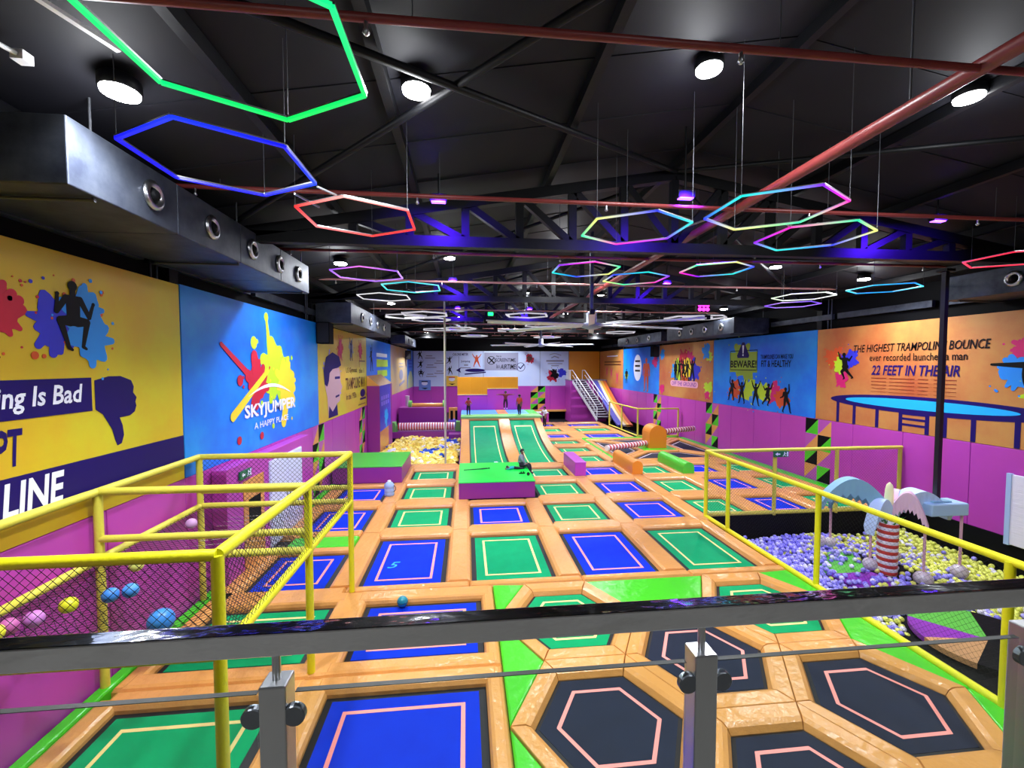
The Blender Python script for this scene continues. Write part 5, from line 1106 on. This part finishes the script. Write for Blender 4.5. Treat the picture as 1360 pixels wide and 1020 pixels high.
# air ducts
def duct(x0, x1, y0, y1, z0, z1, face, label, ports):
    t = thing('air_duct', label, 'duct', ((x0 + x1) / 2, y0, z0), 'air ducts along the walls')
    k = max(1, int((y1 - y0) / 1.6)); 
    for i in range(k): MB().bbox(x0, x1, y0 + (y1 - y0) * i / k + .004, y0 + (y1 - y0) * (i + 1) / k - .004, z0, z1, .012).build('duct_section', [GREY] if i or True else BLACK, t)
    xf = x1 if face > 0 else x0
    for y in ports:
        mb = MB().lathe([(.0, 0), (.17, 0), (.18, .03), (.12, .06), (.1, .02), (.0, .0)], (0, 0, 0), 18, 0, 'x')
        if face < 0: mb.v = [(-v[0], v[1], v[2]) for v in mb.v]; mb.f = [f[::-1] for f in mb.f]
        mb.v = [(v[0] + xf, v[1] + y, v[2] + (z0 + z1) / 2) for v in mb.v]; nz = mb.build('nozzle', STEEL, t)
        m2 = MB().lathe([(.0, 0), (.095, 0), (.05, .05), (.0, .06)], (0, 0, 0), 14, 0, 'x')
        if face < 0: m2.v = [(-v[0], v[1], v[2]) for v in m2.v]; m2.f = [f[::-1] for f in m2.f]
        m2.v = [(v[0] + xf + .02 * face, v[1] + y, v[2] + (z0 + z1) / 2) for v in m2.v]; m2.build('jet', BLACK, nz)
    for y in (y0 + .35, (y0 + y1) / 2, y1 - .35):
        MB().tube([(x1 - .05, y, z0 - .03), (x1 - .05, y, ridge(x1))], .012, 6).build('hanger_rod', ROD, t); MB().tube([(x0 + .05, y, z0 - .03), (x1 - .03, y, z0 - .03)], .02, 6).build('hanger_bar', ROD, t)
duct(-5.2, -3.8, 4.7, 11.2, 6.24, 6.9, 1, 'dark air duct with round nozzles above the yellow mural at the left', (5.85, 7.1, 8.35, 9.5, 10.5))
duct(-5.2, -4.0, 15.9, 24.0, 5.98, 6.7, 1, 'air duct with round nozzles farther along the left wall', (17.5, 19, 20.5, 22))
duct(12.0, 13.7, 18.6, 25.2, 5.95, 6.65, -1, 'grey air duct with round nozzles above the right-hand murals', (19.6, 21, 22.3, 23.6))
duct(12.1, 13.7, 26.2, 34, 6.0, 6.6, -1, 'air duct far along the right wall', (28, 30, 32))
duct(12.3, 13.7, 5.0, 10.2, 6.15, 6.75, -1, 'dark air duct with one round nozzle above the orange mural at the right', (8.7,))
duct(-5.2, -4.2, 31.0, 37.5, 6.0, 6.6, 1, 'small air duct in the far left corner', (33, 35))
# white conduit and batten by the near left lamp
t = thing('cable_conduit', 'white cable conduit running to the near left ceiling lamp', 'conduit', (-4, 4, 7.1)); MB().tube([(-4.3, 1.6, 7.03), (-3.75, 4.2, 7.12)], .02, 8).build('tube', WHITE, t); MB().box(-3.8, -3.7, 4.2, 4.3, 7.08, 7.16).build('junction_box', WHITE, t)
t = thing('batten_rail', 'short pale metal rail under the roof above the green hexagon', 'rail', (-3, 3, 7.2)); MB().beam((-3.35, 3.0, 7.2), (-2.95, 4.2, 7.2), .05, .03).build('rail', WHITE, t); MB().box(-3.5, -3.2, 2.9, 3.0, 7.18, 7.22).build('end_plate', WHITE, t)
# wall speakers
for (x, y, z, sg, lab) in ((-4.92, 16.0, 5.25, 1, 'black loudspeaker on the left wall beside the ochre mural'), (13.35, 29.9, 5.1, -1, 'black loudspeaker on the right wall beside the blue mural'), (-4.9, 38.0, 5.0, 1, 'black loudspeaker in the far left corner')):
    t = thing('wall_speaker', lab, 'speaker', (x, y, z), 'black wall loudspeakers')
    MB().bbox(x - .22, x + .22, y - .25, y + .25, z, z + .75, .02).build('cabinet', BLACK, t); MB().box(x - .19, x + .19, y - .265, y - .25, z + .04, z + .71).build('grille', mat('dark_grille', '#14141c', .7), t)
    MB().tube([(x - .2 * sg, y, z + .4), (x - .42 * sg, y, z + .4)], .03, 8).build('bracket', BLACK, t)

# ---------------------------------------------------------------- small loose things
t = thing('play_ball', 'teal ball resting on the blue trampoline near the glass', 'ball', (-1.22, 8.28, -0.085)); MB().sphere((-1.22, 8.28, 0.02), .1, 3).build('shell', mat('teal_ball', '#127a8a', .35, col2='#1a94a4', scale=9), t); MB().tube([(-1.22 + .1 * cos(2 * pi * i / 20), 8.28 + .1 * sin(2 * pi * i / 20), .02) for i in range(20)], .006, 5, closed=True).build('seam', mat('dark_teal', '#0b4a55', .5), t)
t = thing('water_jar', 'ribbed pale blue water jar standing between trampolines at the left', 'jar', (-2.66, 15.3, 0)); 
MB().lathe([(.15, 0), (.17, .02), (.17, .1), (.16, .12), (.17, .14), (.17, .24), (.16, .26), (.17, .28), (.17, .38), (.1, .46), (.06, .48)], (-2.66, 15.3, 0), 18).build('jar_body', mat('blue_jar_plastic', '#9ab4dc', .25), t)
MB().lathe([(.06, .48), (.06, .52), (.0, .53)], (-2.66, 15.3, 0), 12).build('jar_cap', WHITE, t); MB().tube([(-2.5, 15.25, .36), (-2.44, 15.25, .3), (-2.44, 15.25, .2), (-2.5, 15.25, .14)], .015, 6).build('jar_handle', mat('dark_handle', '#3c4656', .5), t)
def sandal(x, y, z, a, label):
    t = thing('sandal', label, 'sandal', (x, y, z), 'black sandals on the green platform'); d = Vector((cos(a), sin(a), 0)); s_ = Vector((-sin(a), cos(a), 0)); c = Vector((x, y, z)); K = 10; ps = []
    for i in range(16):
        th = 2 * pi * i / 16; p = c + d * .12 * cos(th) + s_ * .045 * sin(th) * (1 + .15 * cos(th)); ps.append((p.x, p.y))
    MB().prism(ccw(ps), z, z + .025).build('sole', BLACK, t)
    for o_ in (-.03, .06): MB().tube([c + d * o_ + s_ * .045 * cos(pi * i / 8) + Vector((0, 0, .02 + .05 * sin(pi * i / 8))) for i in range(9)], .01, 6).build('strap', BLACK, t)
sandal(2.0, 15.55, .58, .2, 'left black sandal beside the seated child'); sandal(2.2, 15.35, .58, 1.4, 'right black sandal near the platform edge'); 
t = thing('belt_strap', 'thin dark strap lying across the green platform', 'strap', (0.3, 16.2, .58)); MB().tube([(-.1, 16.25, .59), (.3, 16.3, .59), (.75, 16.4, .595), (.85, 16.45, .59)], [.012, .02, .03, .01], 6).build('webbing', mat('dark_green_strap', '#0c3a18', .6), t); MB().box(.82, .88, 16.42, 16.48, .58, .605).build('buckle', BLACK, t)
t = thing('grip_sock', 'small white sock lying on the left green ramp', 'sock', (1.35, 20.0, 0)); MB().tube([(1.3, 20.0, 0.0), (1.4, 20.02, 0.0), (1.45, 19.95, 0.0)], [.04, .05, .035], 8).build('knit', WHITE, t); MB().tube([(1.27, 20.0, 0.0), (1.31, 20.0, 0.0)], .045, 8).build('cuff', WHITE, t)
bedA = [o for o in COL.objects if o.get('label', '').startswith('blue rectangular trampoline, second column from the left wall, first')][0]
text(Face('flat', -0.085), '5', -1.8, -1.54, 9.92, 10.22, PCYAN, 'worn_numeral', bedA, 0.3, 0.0, 0)
# ---------------------------------------------------------------- people
SKIN = mat('brown_skin', '#8a5a42', .55); HAIR = mat('black_hair', '#0c0a0c', .6); 
BONES = [('pel', 'chest', 'top'), ('chest', 'neck', 'top'), ('neck', 'head', 'skin'), ('chest', 'shL', 'top'), ('shL', 'elL', 'sleeve'), ('elL', 'wrL', 'arm'), ('wrL', 'haL', 'skin'), ('chest', 'shR', 'top'), ('shR', 'elR', 'sleeve'), ('elR', 'wrR', 'arm'), ('wrR', 'haR', 'skin'),
         ('pel', 'hiL', 'leg'), ('hiL', 'knL', 'leg'), ('knL', 'anL', 'leg'), ('anL', 'toL', 'foot'), ('pel', 'hiR', 'leg'), ('hiR', 'knR', 'leg'), ('knR', 'anR', 'leg'), ('anR', 'toR', 'foot')]
RAD = dict(pel=.088, chest=.1, neck=.036, head=.064, shL=.054, elL=.036, wrL=.024, haL=.024, shR=.054, elR=.036, wrR=.024, haR=.024, hiL=.072, knL=.05, anL=.03, toL=.024, hiR=.072, knR=.05, anR=.03, toR=.024)
STAND = dict(pel=(0, 0, .52), chest=(0, .0, .71), neck=(0, 0, .83), head=(0, .012, .915), shL=(-.1, 0, .79), elL=(-.14, .01, .64), wrL=(-.14, .05, .5), haL=(-.14, .07, .45), shR=(.1, 0, .79), elR=(.14, .01, .64), wrR=(.14, .05, .5), haR=(.14, .07, .45),
             hiL=(-.055, 0, .49), knL=(-.065, .01, .27), anL=(-.07, -.01, .045), toL=(-.075, .09, .022), hiR=(.055, 0, .49), knR=(.065, .01, .27), anR=(.07, -.01, .045), toR=(.075, .09, .022))
def person(label, base, h, yaw, pose, top, leg, foot, arm=None, sleeve=None):
    J = dict(STAND); J.update(pose); t = thing('person', label, 'person', base)
    cols = dict(top=top, leg=leg, foot=foot, skin=SKIN, arm=arm or SKIN, sleeve=sleeve or top); mats = list({id(m): m for m in cols.values()}.values())
    names = list(J); idx = {n_: i for i, n_ in enumerate(names)}
    me = bpy.data.meshes.new('body'); me.from_pydata([Vector(J[n_]) * h for n_ in names], [(idx[a], idx[b]) for a, b, c in BONES], [])
    ob = bpy.data.objects.new('body_rig', me); COL.objects.link(ob)
    ob.modifiers.new('skin', 'SKIN'); 
    if not me.skin_vertices: me.skin_vertices.new() if hasattr(me.skin_vertices, 'new') else None
    for n_ in names:
        sv = me.skin_vertices[0].data[idx[n_]]; r = RAD[n_] * h; sv.radius = (r, r); sv.use_root = (n_ == 'pel')
    sb = ob.modifiers.new('sub', 'SUBSURF'); sb.levels = 2; sb.render_levels = 2
    dg = bpy.context.evaluated_depsgraph_get(); m2 = bpy.data.meshes.new_from_object(ob.evaluated_get(dg)); bpy.data.objects.remove(ob)
    Rm = Matrix.Rotation(yaw, 3, 'Z')
    segs = [(Vector(J[a]) * h, Vector(J[b]) * h, RAD[b], c) for a, b, c in BONES]
    bm = bmesh.new(); bm.from_mesh(m2); bpy.data.meshes.remove(m2)
    # hands: palm with four curled fingers and a side thumb
    for S in 'LR':
        wv = Vector(J['wr' + S]); hv = Vector(J['ha' + S]); d = (hv - wv).normalized(); sd = d.cross(Vector((0, 1, .01))).normalized(); pm = d.cross(sd)
        for k, L in enumerate((.034, .04, .038, .03)):
            b = hv + d * .012 + sd * (-.0165 + .011 * k); p1 = b + d * L * .6; p2 = p1 + (d * .7 + pm * .7).normalized() * L * .45
            tmp = MB().tube([b * h, p1 * h, p2 * h], [.0056 * h, .005 * h, .0038 * h], 6); vv = [bm.verts.new(v) for v in tmp.v]
            for f in tmp.f: bm.faces.new([vv[i] for i in f])
        b = hv - d * .002 + sd * -.02; p1 = b + (d * .5 - sd * .8).normalized() * .024; p2 = p1 + d * .018
        tmp = MB().tube([b * h, p1 * h, p2 * h], [.007 * h, .006 * h, .0045 * h], 6); vv = [bm.verts.new(v) for v in tmp.v]
        for f in tmp.f: bm.faces.new([vv[i] for i in f])
    hd = Vector(J['head']) * h; fw = (Vector((0, 1, 0)) - (Vector(J['head']) - Vector(J['neck'])).normalized() * (Vector(J['head']) - Vector(J['neck'])).normalized().y).normalized(); upv = (Vector(J['head']) - Vector(J['neck'])).normalized()
    tmp = MB().sphere(hd + fw * .062 * h - upv * .012 * h, .012 * h, 1)
    for e in (-1, 1): tmp.sphere(hd + fw.cross(upv) * e * .062 * h - upv * .005 * h, .014 * h, 1)
    vv = [bm.verts.new(v) for v in tmp.v]
    for f in tmp.f: bm.faces.new([vv[i] for i in f])
    m3 = bpy.data.meshes.new('body')
    for m in mats: m3.materials.append(m)
    for f in bm.faces:
        c = f.calc_center_median(); best = None
        for a, b, rr, kind in segs:
            ab = b - a; u = max(0, min(1, (c - a).dot(ab) / max(ab.length_squared, 1e-9))); dd = (c - a - ab * u).length
            if kind == 'skin': dd *= .9
            if best is None or dd < best[0]: best = (dd, kind)
        f.material_index = mats.index(cols[best[1]]); f.smooth = True
    for v in bm.verts: v.co = Rm @ v.co
    bm.to_mesh(m3); bm.free(); o = bpy.data.objects.new('body', m3); COL.objects.link(o); o.parent = t
    B = Vector(base)
    def W(p): return B + Rm @ p
    hm = MB(); bm = bmesh.new(); bmesh.ops.create_icosphere(bm, subdivisions=3, radius=.072 * h)
    dl = [v for v in bm.verts if (v.co.z < -.01 * h and True) and v.co.dot(Vector((0, 1, 0))) > -.02 * h or (v.co.y > .035 * h and v.co.z < .035 * h)]
    bmesh.ops.delete(bm, geom=dl, context='VERTS')
    rot = Vector((0, 0, 1)).rotation_difference(upv).to_matrix()
    for v in bm.verts: v.co = W(rot @ v.co + hd - fw * .006 * h + upv * .008 * h)
    hm.addbm(bm, 0, True); hm.build('hair', HAIR, t)
    for e in (-1, 1): MB().sphere(W(hd + fw * .057 * h + fw.cross(upv) * e * .022 * h + upv * .006 * h), .008 * h, 1).build('eye', HAIR, t)
    MB().sphere(W(hd + fw * .055 * h - upv * .034 * h), .014 * h, 1, 0, (1.2, .5, .35)).build('mouth', mat('lip_colour', '#6a3a34', .5), t)
    return t
RED = mat('red_cotton', '#b8402c', .8); MAR = mat('maroon_cotton', '#7a1f2c', .8); CRM = mat('coral_cotton', '#d8502e', .8); NAV = mat('charcoal_denim', '#15151f', .8); GRY = mat('grey_cotton', '#7d8288', .8); TEAL = mat('teal_cotton', '#12a0a4', .7); WHT = mat('white_cotton', '#d9e0de', .8); SOCK = mat('white_sock', '#e6e6ea', .8); BRS = mat('brown_shoe', '#3a2a26', .7)
person('child in a red top and dark trousers standing at the left of the raised deck', (0.14, 27.8, 1.34), 1.12, radians(185), dict(elL=(-.17, .04, .66), wrL=(-.1, .13, .62), haL=(-.06, .16, .62), elR=(.17, .04, .66), wrR=(.1, .13, .6), haR=(.06, .16, .6)), RED, NAV, NAV)
person('person in maroon clothes and white socks jumping with arms spread above the deck', (2.68, 29.7, 1.5), 1.25, radians(180), dict(elL=(-.26, 0, .8), wrL=(-.4, 0, .8), haL=(-.46, 0, .8), elR=(.26, 0, .8), wrR=(.4, 0, .8), haR=(.46, 0, .8), knL=(-.08, 0, .27), knR=(.08, 0, .27)), MAR, mat('plum_trousers', '#3a1024', .8), SOCK, MAR)
person('person in an orange shirt and black trousers walking at the right of the deck', (3.38, 27.6, 1.34), 1.32, radians(150), dict(knL=(-.06, .06, .28), anL=(-.06, .04, .05), toL=(-.06, .13, .02), anR=(.06, -.06, .05), toR=(.06, .02, .02)), CRM, NAV, NAV)
person('person in a white top and black trousers standing right of the deck', (5.72, 31.5, 0.0), 1.5, radians(120), dict(elR=(.17, .05, .67), wrR=(.09, .13, .7), haR=(.05, .15, .72)), WHT, NAV, NAV)
person('child in a grey long-sleeved top seated on the right edge of the green platform', (2.1, 16.55, .58), 1.32, radians(-115), dict(pel=(0, 0, .075), chest=(0, .01, .27), neck=(0, .02, .38), head=(0, .035, .465), shL=(-.1, .01, .34), elL=(-.15, -.04, .2), wrL=(-.17, -.08, .06), haL=(-.17, -.1, .03), shR=(.1, .01, .34), elR=(.14, .08, .22), wrR=(.08, .16, .13), haR=(.05, .19, .11),
       hiL=(-.06, .02, .07), knL=(-.08, .24, .085), anL=(-.08, .27, -.14), toL=(-.08, .35, -.17), hiR=(.06, .02, .07), knR=(.09, .23, .1), anR=(.1, .3, -.1), toR=(.1, .39, -.12)), GRY, NAV, BRS, GRY)
person('small child in a teal top lying on the green platform beside the seated child', (1.72, 16.25, .58), .7, radians(95), dict(pel=(0, -.12, .08), chest=(0, .07, .085), neck=(0, .18, .1), head=(0, .265, .12), shL=(-.1, .13, .07), elL=(-.16, .22, .04), wrL=(-.1, .33, .03), haL=(-.07, .36, .03), shR=(.1, .13, .07), elR=(.16, .22, .04), wrR=(.1, .33, .03), haR=(.07, .36, .03),
       hiL=(-.055, -.15, .065), knL=(-.08, -.37, .05), anL=(-.08, -.58, .04), toL=(-.08, -.66, .03), hiR=(.055, -.15, .065), knR=(.08, -.36, .05), anR=(.09, -.57, .04), toR=(.09, -.65, .03)), TEAL, NAV, NAV, TEAL)

# ---------------------------------------------------------------- balcony balustrade
t = thing('balustrade', 'polished steel and glass balustrade along the balcony edge', 'balustrade', (0.3, 0.83, 2.95))
yr0, yr1 = 0.805, 0.845
MB().bbox(-3.2, 4.2, yr0, yr1, 3.975, 4.018, .003).build('top_rail', CHROME, t)
PX = [-2.1, -1.235, -0.352, 0.478, 1.255, 2.1]
for i, x in enumerate(PX):
    p = MB().bbox(x - .0235, x + .0235, yr0, yr0 + .047, 2.95, 3.918, .003).build('post', STEEL, t)
    MB().tube([(x, .828, 3.91), (x, .828, 3.98)], .0075, 10).build('rail_pin', STEEL, p)
    for z in (3.86, 3.2):
        for sx in (-1, 1):
            c = MB().lathe([(.0, -.007), (.018, -.007), (.02, -.005), (.02, .006), (.0, .007)], (x + sx * .036, yr0 + .008, z), 20, 0, 'y', False).build('glass_clamp', mat('clamp_steel', '#70757c', .35, metal=.9), p)
            MB().box(x + sx * .022, x + sx * .04, yr0 + .018, yr0 + .03, z - .008, z + .008).build('clamp_arm', STEEL, p) if False else None
for a, b in zip(PX[:-1], PX[1:]):
    MB().box(a + .034, b - .034, yr0 + .018, yr0 + .028, 3.05, 3.895).build('glass_pane', GLASS, t)
    MB().box(a + .034, b - .034, yr0 + .0175, yr0 + .0285, 3.894, 3.8955).build('pane_edge', mat('dark_glass_edge', '#1c2624', .5), t)
